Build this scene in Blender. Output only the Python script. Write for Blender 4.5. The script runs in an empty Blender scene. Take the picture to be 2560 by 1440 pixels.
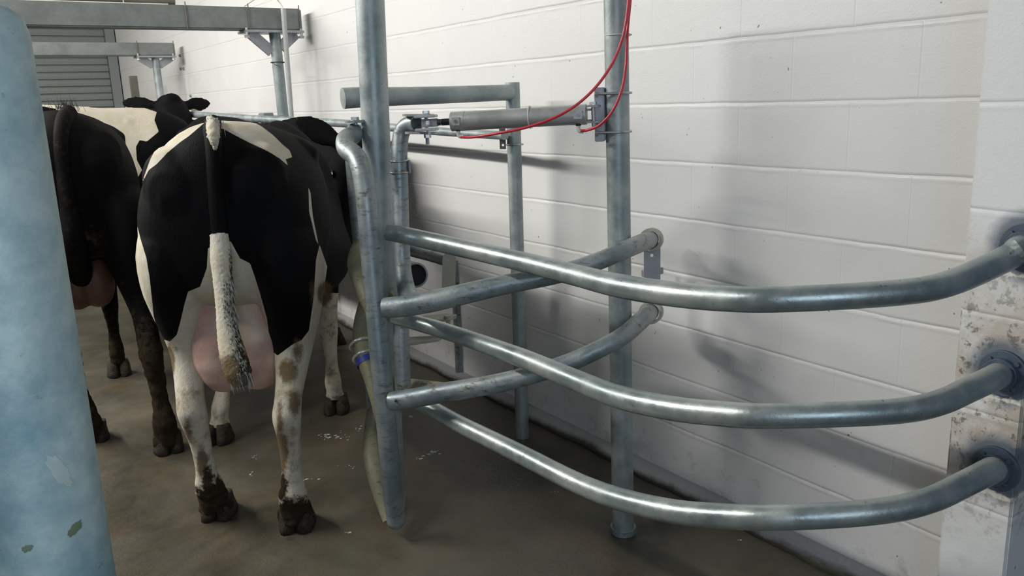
import bpy, bmesh, math, random
import numpy as np
from mathutils import Vector, Matrix
random.seed(4); rng = np.random.default_rng(4)
SC = bpy.context.scene; COL = SC.collection
# ------------------------------------------------------------------ camera
F = 2060.0; CAMZ = 1.5
RW = np.array([[0.82612477, 0.15347329, -0.54218429], [-0.56241272, 0.16518415, -0.81018895], [-0.03478211, 0.9742485, 0.22277805]])
def ray(px, py): return RW @ np.array([px-1280.0, -(py-720.0), -F]) / F
def at(px, py, d):
    p = ray(px, py)*d; return Vector((p[0], p[1], p[2]+CAMZ))
def atz(px, py, z):
    r = ray(px, py); return at(px, py, (z-CAMZ)/r[2])
def atx(px, py, x):
    return at(px, py, x/ray(px, py)[0])
def aty(px, py, y):
    return at(px, py, y/ray(px, py)[1])
def above(px, py, x, y):
    r = ray(px, py); return at(px, py, (r[0]*x+r[1]*y)/(r[0]**2+r[1]**2))
def project(V):
    v = (V-np.array([0, 0, CAMZ])) @ RW
    return np.stack([1280+F*v[:, 0]/-v[:, 2], 720-F*v[:, 1]/-v[:, 2]], 1)
cam = bpy.data.objects.new('camera', bpy.data.cameras.new('camera')); COL.objects.link(cam)
M = Matrix([list(r) for r in RW]).to_4x4(); M.translation = (0, 0, CAMZ); cam.matrix_world = M
cam.data.sensor_width = 36; cam.data.lens = F/2560*36; cam.data.clip_start = .02
SC.camera = cam
SC.view_settings.view_transform = 'Standard'; SC.view_settings.look = 'None'
SC.view_settings.gamma = 1; SC.view_settings.use_curve_mapping = False
SC.view_settings.exposure = 0.0
# ------------------------------------------------------------------ materials
class NT:
    def __init__(s, name):
        s.m = bpy.data.materials.new(name); s.m.use_nodes = True; s.t = s.m.node_tree
        s.n = s.t.nodes; s.n.clear(); s.out = s.n.new('ShaderNodeOutputMaterial'); s.b = s.n.new('ShaderNodeBsdfPrincipled')
        s.l(s.b.outputs[0], s.out.inputs[0]); s.tc = s.n.new('ShaderNodeTexCoord')
    def l(s, a, b): s.t.links.new(a, b)
    def co(s, scale=(1, 1, 1), loc=(0, 0, 0), rot=(0, 0, 0)):
        m = s.n.new('ShaderNodeMapping'); s.l(s.tc.outputs['Object'], m.inputs[0])
        m.inputs['Scale'].default_value = scale; m.inputs['Location'].default_value = loc; m.inputs['Rotation'].default_value = rot; return m.outputs[0]
    def noise(s, scale, detail=4, rough=.55, vec=None, dist=0):
        t = s.n.new('ShaderNodeTexNoise'); t.inputs['Scale'].default_value = scale; t.inputs['Detail'].default_value = detail
        t.inputs['Roughness'].default_value = rough; t.inputs['Distortion'].default_value = dist
        s.l(vec if vec is not None else s.co(), t.inputs['Vector']); return t.outputs[0]
    def ramp(s, fac, stops):
        r = s.n.new('ShaderNodeValToRGB'); e = r.color_ramp.elements
        while len(e) < len(stops): e.new(.5)
        for i, (p, c) in enumerate(stops):
            e[i].position = p; e[i].color = (*c, 1) if hasattr(c, '__len__') else (c, c, c, 1)
        s.l(fac, r.inputs[0]); return r.outputs[0]
    def mix(s, fac, a, b, mode='MIX'):
        m = s.n.new('ShaderNodeMix'); m.data_type = 'RGBA'; m.blend_type = mode
        for sock, v in ((m.inputs['Factor'], fac), (m.inputs[6], a), (m.inputs[7], b)):
            if isinstance(v, (int, float)) and sock.type != 'RGBA': sock.default_value = v
            elif isinstance(v, (int, float)): sock.default_value = (v, v, v, 1)
            elif isinstance(v, tuple): sock.default_value = (*v, 1)
            else: s.l(v, sock)
        return m.outputs[2]
    def math(s, op, a, b=0.0):
        m = s.n.new('ShaderNodeMath'); m.operation = op
        for sock, v in ((m.inputs[0], a), (m.inputs[1], b)):
            if isinstance(v, (int, float)): sock.default_value = v
            else: s.l(v, sock)
        return m.outputs[0]
    def set(s, **k):
        for key, v in k.items():
            sock = s.b.inputs[{'color': 'Base Color', 'rough': 'Roughness', 'metal': 'Metallic', 'coat': 'Coat Weight', 'sheen': 'Sheen Weight', 'sss': 'Subsurface Weight', 'spec': 'Specular IOR Level'}[key]]
            if isinstance(v, (int, float)): sock.default_value = v
            elif isinstance(v, tuple): sock.default_value = (*v, 1)
            else: s.l(v, sock)
    def bump(s, h, strength=.3, dist=.01, normal=None):
        b = s.n.new('ShaderNodeBump'); b.inputs['Strength'].default_value = strength; b.inputs['Distance'].default_value = dist
        s.l(h, b.inputs['Height'])
        if normal is not None: s.l(normal, b.inputs['Normal'])
        s.l(b.outputs[0], s.b.inputs['Normal']); return b.outputs[0]

def steel(name, base, dark, rough=.42, metal=.75, speck=.5, dirt=(.10, .085, .055), dirtamt=.35, big=7):
    m = NT(name)
    n1 = m.noise(big, 6, .65); n2 = m.noise(60, 3, .6); n3 = m.noise(22, 8, .7, m.co((1, 1, 3)))
    c = m.mix(m.ramp(n1, [(.40, 0.), (.60, 1.)]), dark, base)
    c = m.mix(m.ramp(n2, [(.3, .25), (.7, 0.)]), c, tuple(x*.6 for x in base))
    d = m.ramp(n3, [(1-dirtamt, 0.), (1-dirtamt+.12, 1.)])
    c = m.mix(d, c, dirt)
    sp = m.ramp(m.noise(45, 6, .75, m.co((1, 1, 1.6), (3, 1, 2))), [(.645, 0.), (.67, speck)])
    c = m.mix(sp, c, (.035, .032, .028))
    m.set(color=c, metal=m.mix(m.math('MAXIMUM', d, sp), metal, .05), rough=m.ramp(m.noise(14, 5, .6), [(.3, rough-.1), (.7, rough+.12)]))
    m.bump(m.noise(90, 4, .6), .12, .004); return m.m
M_GALV = steel('galvanized_steel', (.42, .46, .46), (.25, .30, .31), rough=.5, metal=.5)
M_GATE = steel('galvanized_steel_dirty', (.36, .39, .39), (.21, .26, .28), dirtamt=.46, rough=.48, metal=.5)
M_RAIL = steel('galvanized_steel_rail', (.46, .50, .48), (.27, .32, .33), rough=.38, metal=.65, speck=.85, dirtamt=.36, dirt=(.16, .14, .10))
M_YEL = steel('manure_stained_steel', (.36, .34, .22), (.24, .23, .15), rough=.6, metal=.2, dirtamt=.45)
M_BEAM = steel('weathered_beam_steel', (.27, .29, .285), (.20, .215, .21), rough=.65, metal=.35, speck=.2, dirtamt=.3, big=4)
M_NEAR = steel('blue_grey_galvanized', (.56, .68, .66), (.25, .40, .44), rough=.6, metal=.2, dirtamt=.36, dirt=(.38, .44, .40), speck=.3, big=6)
M_CYL = steel('aluminium_barrel', (.50, .51, .50), (.43, .44, .43), rough=.42, metal=.5, speck=.15, dirtamt=.25)
def plain(name, c, rough=.5, metal=0, **k):
    m = NT(name); n = m.noise(40, 3); m.set(color=m.mix(n, tuple(x*.8 for x in c), tuple(min(1, x*1.15) for x in c)), rough=rough, metal=metal, **k); return m.m
M_PLATE = plain('zinc_plate', (.36, .37, .40), .45, .6); M_BOLT = plain('zinc_bolt', (.45, .45, .44), .35, .8)
M_DARK = plain('black_void', (.012, .013, .014), .7); M_RED = plain('red_air_hose', (.55, .03, .05), .35); M_WHITEP = plain('white_nylon', (.6, .6, .55), .5)
M_BLUE = plain('blue_tape', (.03, .05, .30), .5); M_PVC = plain('grey_plastic_pipe', (.45, .46, .46), .5); M_FLANGE = steel('flange_paint', (.10, .13, .17), (.06, .085, .12), rough=.55, metal=.2, dirtamt=.25)
M_BARK = steel('dull_pipe', (.20, .185, .16), (.15, .14, .12), rough=.7, metal=.1)
M_CREAMPLATE = steel('caked_plate', (.50, .50, .42), (.42, .42, .35), rough=.7, metal=.1, dirtamt=.4)

def block_wall(name, off, rowh=.2032, colw=.4064, base=(.72, .712, .705), dirty=False):
    """object coords: wall objects keep world coordinates; u along, v up"""
    m = NT(name)
    sep = m.n.new('ShaderNodeSeparateXYZ'); m.l(m.tc.outputs['Object'], sep.inputs[0])
    cmb = m.n.new('ShaderNodeCombineXYZ')
    m.l(m.math('ADD', sep.outputs[1 if off[2] == 'y' else 0], off[0]), cmb.inputs[0])
    nz = m.noise(3.0, 5, .6)
    wob = m.math('MULTIPLY', m.math('SUBTRACT', nz, .5), .012)
    m.l(m.math('ADD', m.math('ADD', sep.outputs[2], off[1]), wob), cmb.inputs[1])
    def brick(ms, sm):
        b = m.n.new('ShaderNodeTexBrick'); b.offset = .5; m.l(cmb.outputs[0], b.inputs['Vector'])
        b.inputs['Scale'].default_value = 1; b.inputs['Mortar Size'].default_value = ms; b.inputs['Mortar Smooth'].default_value = sm
        b.inputs['Brick Width'].default_value = colw; b.inputs['Row Height'].default_value = rowh
        b.inputs['Color1'].default_value = (1, 1, 1, 1); b.inputs['Color2'].default_value = (1, 1, 1, 1); b.inputs['Mortar'].default_value = (0, 0, 0, 1)
        return b.outputs['Fac']
    # horizontal bed joints stronger than the vertical ones
    row = m.math('FRACT', m.math('DIVIDE', m.math('ADD', m.math('ADD', sep.outputs[2], off[1]), wob), rowh))
    dist = m.math('MULTIPLY', m.math('MINIMUM', row, m.math('SUBTRACT', 1.0, row)), rowh)
    bed = m.math('SUBTRACT', 1.0, m.ramp(dist, [(0.0, 0.), (.0075, 1.)]))
    lip = m.math('SUBTRACT', m.ramp(m.math('MULTIPLY', row, rowh), [(0, 0.), (.008, 0.)]), 0.0)
    vert = brick(.004, .6)
    # lip of paint just under every bed joint
    under = m.math('MULTIPLY', m.math('SUBTRACT', 1.0, row), rowh)
    lip = m.math('SUBTRACT', 1.0, m.ramp(m.math('ABSOLUTE', m.math('SUBTRACT', under, .012)), [(0, 0.), (.008, 1.)]))
    rough_n = m.noise(170, 4, .65); mid = m.noise(26, 4, .6)
    h = m.math('ADD', m.math('MULTIPLY', rough_n, .10), m.math('MULTIPLY', mid, .12))
    h = m.math('SUBTRACT', h, m.math('MULTIPLY', bed, m.ramp(m.noise(2.2, 5, .6), [(.3, .12), (.7, .5)]))); h = m.math('SUBTRACT', h, m.math('MULTIPLY', vert, .10))
    h = m.math('ADD', h, m.math('MULTIPLY', m.math('MULTIPLY', lip, m.ramp(m.noise(5, 5, .6), [(.4, .05), (.68, 1.)])), .26))
    m.bump(h, .75, .007)
    c = m.mix(m.ramp(m.noise(1.6, 4), [(.3, 0.), (.7, 1.)]), tuple(x*.95 for x in base), base)
    c = m.mix(m.math('MULTIPLY', bed, .13), c, tuple(x*.72 for x in base))
    sp = m.ramp(m.noise(38, 2, .5), [(.765, 0.), (.78, 1.)]); c = m.mix(m.math('MULTIPLY', sp, .85), c, (.16, .13, .10))
    # splash stains, heavier towards the floor
    low = m.ramp(sep.outputs[2], [(0.0, 1.), (.55, 0.)])
    st = m.math('MULTIPLY', low, m.ramp(m.noise(13, 6, .7), [(.55, 0.), (.72, 1.)]))
    c = m.mix(m.math('MULTIPLY', st, .5), c, (.25, .22, .17))
    if dirty:
        band = m.ramp(m.math('ABSOLUTE', m.math('SUBTRACT', sep.outputs[2], .80)), [(.10, 1.), (.42, 0.)])
        s2 = m.math('MULTIPLY', band, m.ramp(m.noise(9, 6, .7), [(.30, 0.), (.58, 1.)]))
        c = m.mix(m.math('MULTIPLY', s2, .8), c, (.42, .33, .25))
        s3 = m.math('MULTIPLY', band, m.ramp(m.noise(40, 5, .7), [(.54, 0.), (.60, 1.)])); c = m.mix(m.math('MULTIPLY', s3, .8), c, (.12, .10, .085))
        # dark overspray around each flange
        for (cy, cz, r) in FL_SPRAY:
            a = m.math('POWER', m.math('SUBTRACT', sep.outputs[1], cy), 2); b_ = m.math('POWER', m.math('SUBTRACT', sep.outputs[2], cz), 2)
            dd = m.math('ADD', m.math('SQRT', m.math('ADD', a, b_)), m.math('MULTIPLY', m.math('SUBTRACT', m.noise(30, 4), .5), .02))
            c = m.mix(m.ramp(dd, [(r, .85), (r+.03, 0.)]), c, (.09, .12, .16))
            pz = m.math('ADD', m.math('ABSOLUTE', m.math('SUBTRACT', m.math('SUBTRACT', sep.outputs[2], cz), -r*1.05)), m.math('MULTIPLY', m.noise(25, 5, .7), .06))
            py_ = m.math('ABSOLUTE', m.math('SUBTRACT', sep.outputs[1], cy))
            pk = m.math('MULTIPLY', m.ramp(pz, [(.034, 1.), (.038, 0.)]), m.ramp(py_, [(.07, 1.), (.09, 0.)]))
            c = m.mix(pk, c, (.74, .70, .60))
    m.set(color=c, rough=m.ramp(m.noise(8, 3), [(.3, .38), (.7, .52)]))
    return m.m

# ------------------------------------------------------------------ mesh helpers
def mesh_obj(name, V, Fc, mat, parent=None, smooth=True, world=True):
    me = bpy.data.meshes.new(name); me.from_pydata([tuple(v) for v in V], [], [tuple(f) for f in Fc])
    if smooth: me.polygons.foreach_set('use_smooth', [True]*len(me.polygons))
    me.update(); me.materials.append(mat)
    o = bpy.data.objects.new(name, me); COL.objects.link(o)
    if parent is not None:
        o.parent = parent; o.matrix_parent_inverse = Matrix.Translation(-parent.location) if False else parent.matrix_basis.inverted()
    return o
def bm_obj(name, bm, mat, parent=None, smooth=False):
    bmesh.ops.recalc_face_normals(bm, faces=bm.faces)
    me = bpy.data.meshes.new(name); bm.to_mesh(me); bm.free(); me.materials.append(mat)
    if smooth: me.polygons.foreach_set('use_smooth', [True]*len(me.polygons))
    o = bpy.data.objects.new(name, me); COL.objects.link(o)
    if parent is not None: o.parent = parent; o.matrix_parent_inverse = parent.matrix_basis.inverted()
    return o
def thing(name, label, cat, loc, group=None):
    o = bpy.data.objects.new(name, None); COL.objects.link(o); o.location = loc; o.empty_display_size = .05
    o['label'] = label; o['category'] = cat
    if group: o['group'] = group
    return o
def tag(o, label, cat, group=None, kind=None):
    o['label'] = label; o['category'] = cat
    if group: o['group'] = group
    if kind: o['kind'] = kind
    return o
def structure(o): o['kind'] = 'structure'; return o
def catmull(P, R, per=8):
    P = [np.array(p, float) for p in P]; n = len(P); out = []; rr = []
    if n == 2:
        return [P[0]*(1-t)+P[1]*t for t in np.linspace(0, 1, 6)], [R[0]*(1-t)+R[1]*t for t in np.linspace(0, 1, 6)]
    Q = [2*P[0]-P[1]]+P+[2*P[-1]-P[-2]]; S = [R[0]]+list(R)+[R[-1]]
    for i in range(1, n):
        p0, p1, p2, p3 = Q[i-1], Q[i], Q[i+1], Q[i+2]
        for k in range(per):
            t = k/per
            out.append(.5*((2*p1)+(-p0+p2)*t+(2*p0-5*p1+4*p2-p3)*t*t+(-p0+3*p1-3*p2+p3)*t**3)); rr.append(S[i]*(1-t)+S[i+1]*t)
    out.append(P[-1]); rr.append(R[-1]); return out, rr
def tube(P, R, seg=28, per=8, caps=True, smooth=True, hollow=False):
    if isinstance(R, (int, float)): R = [R]*len(P)
    C, rr = catmull(P, R, per) if smooth else ([np.array(p, float) for p in P], list(R))
    V = []; Fc = []; n = len(C)
    T = [C[min(i+1, n-1)]-C[max(i-1, 0)] for i in range(n)]; T = [t/np.linalg.norm(t) for t in T]
    a = np.array([0, 0, 1.]) if abs(T[0][2]) < .9 else np.array([1., 0, 0]); u = np.cross(T[0], a); u /= np.linalg.norm(u)
    for i in range(n):
        u = u-T[i]*(u@T[i]); u /= np.linalg.norm(u); v = np.cross(T[i], u)
        for k in range(seg):
            th = 2*math.pi*k/seg; V.append(C[i]+rr[i]*(math.cos(th)*u+math.sin(th)*v))
    for i in range(n-1):
        for k in range(seg): Fc.append((i*seg+k, i*seg+(k+1) % seg, (i+1)*seg+(k+1) % seg, (i+1)*seg+k))
    if caps:
        for e, idx in ((0, 0), (1, n-1)):
            b = len(V)
            if hollow:   # open pipe mouth: rim and a recessed dark well
                for k in range(seg): V.append(C[idx]+(V[idx*seg+k]-C[idx])*.86)
                sgn = 1 if e == 0 else -1
                for k in range(seg): V.append(C[idx]+(V[idx*seg+k]-C[idx])*.86+T[idx]*sgn*rr[idx]*1.6)
                V.append(C[idx]+T[idx]*sgn*rr[idx]*1.6)
                for k in range(seg):
                    k2 = (k+1) % seg
                    Fc.append((idx*seg+k, idx*seg+k2, b+k2, b+k)); Fc.append((b+k, b+k2, b+seg+k2, b+seg+k)); Fc.append((b+seg+k, b+seg+k2, b+2*seg))
            else:
                V.append(C[idx]); 
                for k in range(seg): Fc.append((idx*seg+k, idx*seg+(k+1) % seg, b) if e else (idx*seg+(k+1) % seg, idx*seg+k, b))
    return V, Fc
def pipe(name, P, R, mat, parent=None, **k):
    V, Fc = tube(P, R, **k)
    o = mesh_obj(name, V, Fc, mat, parent)
    # keep flat caps crisp
    me = o.data; bm = bmesh.new(); bm.from_mesh(me); bmesh.ops.recalc_face_normals(bm, faces=bm.faces)
    for e in bm.edges:
        if len(e.link_faces) == 2 and e.link_faces[0].normal.angle(e.link_faces[1].normal, 0) > .9: e.smooth = False
    bm.to_mesh(me); bm.free(); return o
def pp(pts): return [at(*p[:3]) for p in pts]
def pr(pts): return [p[3]/2*p[2]/F for p in pts]      # pixel width at that depth -> radius
def boxv(c, ax, ay, az, hx, hy, hz):
    c = Vector(c); ax, ay, az = Vector(ax).normalized(), Vector(ay).normalized(), Vector(az).normalized(); V = []
    for sx in (-1, 1):
        for sy in (-1, 1):
            for sz in (-1, 1): V.append(c+ax*hx*sx+ay*hy*sy+az*hz*sz)
    return V, [(0, 1, 3, 2), (4, 6, 7, 5), (0, 4, 5, 1), (2, 3, 7, 6), (0, 2, 6, 4), (1, 5, 7, 3)]
def box(name, c, hx, hy, hz, mat, parent=None, ax=(1, 0, 0), ay=(0, 1, 0), az=(0, 0, 1), bev=.002):
    V, Fc = boxv(c, ax, ay, az, hx, hy, hz); bm = bmesh.new(); vs = [bm.verts.new(v) for v in V]
    for f in Fc: bm.faces.new([vs[i] for i in f])
    bmesh.ops.recalc_face_normals(bm, faces=bm.faces)
    if bev: bmesh.ops.bevel(bm, geom=list(bm.edges), offset=bev, segments=2, affect='EDGES')
    return bm_obj(name, bm, mat, parent)
def plate(name, outline, thick, origin, ux, uy, mat, parent=None, holes=()):
    """flat plate: outline (u,v) polygon extruded along the normal; round holes cut as real holes"""
    origin = Vector(origin); ux = Vector(ux).normalized(); uy = Vector(uy).normalized(); nz = ux.cross(uy)
    bm = bmesh.new(); loops = [outline]+[[(hx+r*math.cos(a), hy+r*math.sin(a)) for a in [2*math.pi*k/20 for k in range(20)]] for hx, hy, r in holes]
    edges = []
    for lp in loops:
        vs = [bm.verts.new(origin+ux*u+uy*v-nz*thick/2) for u, v in lp]
        for i in range(len(vs)): edges.append(bm.edges.new((vs[i], vs[(i+1) % len(vs)])))
    r = bmesh.ops.triangle_fill(bm, use_beauty=True, use_dissolve=False, edges=edges)
    fs = [g for g in r['geom'] if isinstance(g, bmesh.types.BMFace)]
    ex = bmesh.ops.extrude_face_region(bm, geom=fs); vs = [g for g in ex['geom'] if isinstance(g, bmesh.types.BMVert)]
    bmesh.ops.translate(bm, verts=vs, vec=nz*thick)
    return bm_obj(name, bm, mat, parent)
def capsule_outline(l, w, n=10):
    o = []
    for k in range(n+1): a = -math.pi/2+math.pi*k/n; o.append((l/2-w/2+w/2*math.cos(a), w/2*math.sin(a)))
    for k in range(n+1): a = math.pi/2+math.pi*k/n; o.append((-l/2+w/2+w/2*math.cos(a), w/2*math.sin(a)))
    return o
def bolt(name, c, axis, r, l, mat, parent, head=True):
    """hex bolt: head, shank"""
    axis = Vector(axis).normalized(); a = Vector((0, 0, 1)) if abs(axis.z) < .9 else Vector((1, 0, 0)); u = axis.cross(a).normalized(); v = axis.cross(u)
    bm = bmesh.new()
    def prism(n, rad, z0, z1):
        A = [bm.verts.new(Vector(c)+u*rad*math.cos(2*math.pi*k/n)+v*rad*math.sin(2*math.pi*k/n)+axis*z0) for k in range(n)]
        B = [bm.verts.new(Vector(c)+u*rad*math.cos(2*math.pi*k/n)+v*rad*math.sin(2*math.pi*k/n)+axis*z1) for k in range(n)]
        bm.faces.new(A[::-1]); bm.faces.new(B)
        for k in range(n): bm.faces.new((A[k], A[(k+1) % n], B[(k+1) % n], B[k]))
    prism(6, r*1.8, 0, r*1.4); prism(14, r*2.1, -r*.25, 0.0005); prism(12, r, -l, .001)
    return bm_obj(name, bm, mat, parent)
def ubolt(name, c, axis, r, wire, mat, parent, direction, leg=.03):
    """U-bolt round a pipe: half ring facing `direction`, legs running back"""
    axis = Vector(axis).normalized(); d = Vector(direction); d = (d-axis*d.dot(axis)).normalized(); s = axis.cross(d); c = Vector(c)
    P = [c-d*leg+s*r]+[c+s*r*math.cos(a)+d*r*math.sin(a) for a in [math.pi*k/14 for k in range(15)]]+[c-d*leg-s*r]
    return pipe(name, P, wire, mat, parent, seg=10, smooth=False)
def ringband(name, c, axis, r, wire, mat, parent, tilt=None):
    axis = Vector(axis).normalized(); a = Vector((0, 0, 1)) if abs(axis.z) < .9 else Vector((1, 0, 0)); u = axis.cross(a).normalized(); v = axis.cross(u)
    V = []; Fc = []; n = 36; m_ = 8
    for i in range(n):
        t = 2*math.pi*i/n; e = u*math.cos(t)+v*math.sin(t)
        for j in range(m_):
            q = 2*math.pi*j/m_; V.append(Vector(c)+e*(r+wire*math.cos(q))+axis*wire*math.sin(q))
    for i in range(n):
        for j in range(m_): Fc.append((i*m_+j, ((i+1) % n)*m_+j, ((i+1) % n)*m_+(j+1) % m_, i*m_+(j+1) % m_))
    return mesh_obj(name, V, Fc, mat, parent)
def sleeve(name, c, axis, r, hl, mat, parent=None, bore=.8, n=36):
    """short socket with a real bore"""
    axis = Vector(axis).normalized(); a = Vector((0, 0, 1)) if abs(axis.z) < .9 else Vector((1, 0, 0)); u = axis.cross(a).normalized(); v = axis.cross(u)
    V = []; Fc = []; prof = [(-hl, r*.97), (-hl*.9, r), (hl*.9, r), (hl, r*.97), (hl, r*bore), (-hl, r*bore)]
    for i in range(n):
        t = 2*math.pi*i/n; e = u*math.cos(t)+v*math.sin(t)
        for z, q in prof: V.append(Vector(c)+axis*z+e*q)
    k = len(prof)
    for i in range(n):
        for j in range(k): Fc.append((i*k+j, ((i+1) % n)*k+j, ((i+1) % n)*k+(j+1) % k, i*k+(j+1) % k))
    bm = bmesh.new(); vs = [bm.verts.new(x) for x in V]
    for f in Fc: bm.faces.new([vs[i] for i in f])
    return bm_obj(name, bm, mat, parent, smooth=False)
def quad(name, pts, mat):
    return mesh_obj(name, pts, [tuple(range(len(pts)))], mat, smooth=False)
def slab(name, x0, x1, y0, y1, z0, z1, mat, bev=0):
    V = [(x, y, z) for x in (x0, x1) for y in (y0, y1) for z in (z0, z1)]
    bm = bmesh.new(); vs = [bm.verts.new(v) for v in V]
    for f in [(0, 1, 3, 2), (4, 6, 7, 5), (0, 4, 5, 1), (2, 3, 7, 6), (0, 2, 6, 4), (1, 5, 7, 3)]: bm.faces.new([vs[i] for i in f])
    bmesh.ops.recalc_face_normals(bm, faces=bm.faces)
    if bev: bmesh.ops.bevel(bm, geom=list(bm.edges), offset=bev, segments=3, affect='EDGES')
    return bm_obj(name, bm, mat)
# ------------------------------------------------------------------ room
WX = 2.17; PX = 1.91; YEND = 12.9; CEIL = 3.5; XL = -5.2; YB = -3.2
PK = PX/1.64
PY0, PY1 = .4235*PX, .5066*PX
RAILEND = [(2566, 618), (2510, 932), (2492, 1170)]
FL = [atx(p[0], p[1], PX) for p in RAILEND]
FL_SPRAY = [(FL[0].y, FL[0].z, .062), (FL[1].y, FL[1].z, .062), (FL[2].y, FL[2].z, .062)]
zrow = (1.5-.0165*2.17) % .2032
M_WALL = block_wall('painted_block_wall', (-.038+.1016*0, -zrow, 'y'))
M_PIL = block_wall('stained_block_pilaster', (1.0, -((1.5-.0165*2.17*0-.0216*PX) % (.2032*PK)), 'y'), rowh=.2032*PK, colw=3.0, base=(.76, .76, .75), dirty=True)
M_END = block_wall('painted_block_end_wall', (.1, -zrow, 'x'), base=(.62, .60, .56))
fl = NT('wet_concrete_floor')
n1 = fl.noise(1.3, 8, .66, dist=.4); n2 = fl.noise(7, 7, .7); n3 = fl.noise(60, 4, .6)
c = fl.mix(fl.ramp(n1, [(.38, 0.), (.62, 1.)]), (.030, .028, .021), (.10, .091, .068))
c = fl.mix(fl.ramp(n2, [(.38, 0.), (.66, .75)]), c, (.075, .062, .038)); c = fl.mix(fl.ramp(n2, [(.60, 0.), (.72, .8)]), c, (.033, .026, .015))
c = fl.mix(fl.ramp(fl.noise(4, 6, .7, fl.co((1, 1, 1), (5, 2, 0))), [(.50, 0.), (.72, .6)]), c, (.12, .078, .042))
fl.set(color=c, rough=fl.ramp(n1, [(.35, .30), (.65, .55)])); fl.bump(fl.math('ADD', fl.math('MULTIPLY', n2, .6), fl.math('MULTIPLY', n3, .3)), .5, .01)
structure(slab('floor', XL, WX+.4, YB, YEND+.2, -.1, 0, fl.m))
structure(slab('wall_right', WX, WX+.2, PY1-.1, YEND+.2, 0, CEIL, M_WALL))
structure(slab('wall_pilaster', PX, WX+.6, PY0, PY1, 0, CEIL, M_PIL, .006))
structure(slab('wall_back', XL, WX, YEND, YEND+.2, 0, CEIL, M_END))
M_CEIL = plain('white_ceiling', (.45, .45, .44), .8)
structure(slab('ceiling', XL, WX+.4, YB, YEND+.2, CEIL, CEIL+.1, M_CEIL))
structure(slab('wall_left', XL-.2, XL, YB, YEND+.2, 0, CEIL, plain('left_wall_paint', (.25, .25, .24), .7)))
# mortar fillet between wall and floor
P = [(WX, .046), (WX-.012, .046), (WX-.035, .036), (WX-.052, .016), (WX-.062, 0), (WX, 0)]
V = []; Fc = []; NS = 160; k = len(P)
for i in range(NS+1):
    y = PY1+(YEND-PY1)*(i/NS)**1.6
    for x, z in P: V.append((x-(0.006*math.sin(y*9)+.004*math.sin(y*23) if x < WX else 0)*(z < .04), y, z))
for i in range(NS):
    for j in range(k-1): Fc.append((i*k+j, i*k+j+1, (i+1)*k+j+1, (i+1)*k+j))
mf = NT('mortar_fillet'); sz = mf.n.new('ShaderNodeSeparateXYZ'); mf.l(mf.tc.outputs['Object'], sz.inputs[0]); hh_ = mf.math('ADD', mf.math('MULTIPLY', sz.outputs[2], 22.0), mf.math('MULTIPLY', mf.math('SUBTRACT', mf.noise(5, 6, .7), .5), 1.1)); cc = mf.mix(mf.ramp(hh_, [(.25, 0.), (.65, 1.)]), (.06, .055, .045), (.34, .34, .34)); mf.set(color=cc, rough=.6); mf.bump(mf.noise(40, 5), .5, .01)
structure(mesh_obj('baseboard_right', V, Fc, mf.m))
# ------------------------------------------------------------------ roller door in the end wall
dz = lambda y: aty(200, y, YEND).z
xr = aty(268, 160, YEND).x; xl = xr-3.0; ztop = 3.0
V = []; Fc = []; pitch = (aty(150, 172, YEND).z-aty(150, 190, YEND).z); pitch = abs(pitch)
z = 0; i = 0; sl = []
while z < ztop:
    sl += [(YEND-.03, z), (YEND-.052, z+pitch*.12), (YEND-.055, z+pitch*.5), (YEND-.052, z+pitch*.88), (YEND-.03, z+pitch*.93)]; z += pitch
for y, z in sl: V += [(xl, y, z), (xr, y, z)]
for i in range(len(sl)-1): Fc.append((2*i, 2*i+1, 2*i+3, 2*i+2))
md = plain('roller_door_paint', (.225, .25, .235), .55, .1)
door = structure(mesh_obj('door_1', V, Fc, md, smooth=False)) 
gx = aty(277, 160, YEND).x
g = box('guide_rail', (gx+.02, YEND-.05, 1.5), .06, .05, 1.5, plain('guide_rail_paint', (.25, .27, .27), .5, .2), door)
# ------------------------------------------------------------------ foreground post
bx = at(-66, 300, .80)
r0 = (at(160, 720, .80)-at(0, 720, .80)).length*.975
foot = Vector((bx.x, bx.y, 0)); r0 = .060
L = at(0, 25, .78); 
ptsz = [0, .5, 1.0, 1.3, 1.5]
axtop = above(-30, 12, foot.x+.0, foot.y)
zt = axtop.z
P = [Vector((foot.x, foot.y, z)) for z in (0, .5, 1.0, 1.4, zt-.03, zt-.012, zt-.003, zt)]
near = thing('steel_post', 'large out-of-focus blue-grey steel post closest to the camera at left edge', 'post', foot)
pipe('pipe', P, [r0, r0, r0, r0, r0, r0*.93, r0*.75, r0*.3], M_NEAR, near, seg=64, smooth=False)
def scuff(name, px, py, ang, ln, wd, mat):
    # thin dried smear lying on the curved pipe
    r = Vector(tuple(ray(px, py))); o_ = Vector((0, 0, CAMZ)); dx, dy = foot.x, foot.y
    A_ = r.x**2+r.y**2; B_ = -2*(r.x*dx+r.y*dy); C_ = dx*dx+dy*dy-(r0+.0004)**2; disc = B_*B_-4*A_*C_
    if disc < 0: return
    t_ = (-B_-math.sqrt(disc))/(2*A_); h = o_+r*t_; th0 = math.atan2(h.y-dy, h.x-dx); V = []; n = 26
    V.append((dx+(r0+.0011)*math.cos(th0), dy+(r0+.0011)*math.sin(th0), h.z))
    for k in range(n):
        a_ = 2*math.pi*k/n; q = .75+.35*rng.random(); u_ = ln*q*math.cos(a_); v_ = wd*q*math.sin(a_); s_ = u_*math.cos(ang)-v_*math.sin(ang); zz = u_*math.sin(ang)+v_*math.cos(ang)
        th = th0+s_/r0; V.append((dx+(r0+.0004)*math.cos(th), dy+(r0+.0004)*math.sin(th), h.z+zz))
    mesh_obj(name, V, [(0, 1+k, 1+(k+1) % n) for k in range(n)], mat, near)
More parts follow.
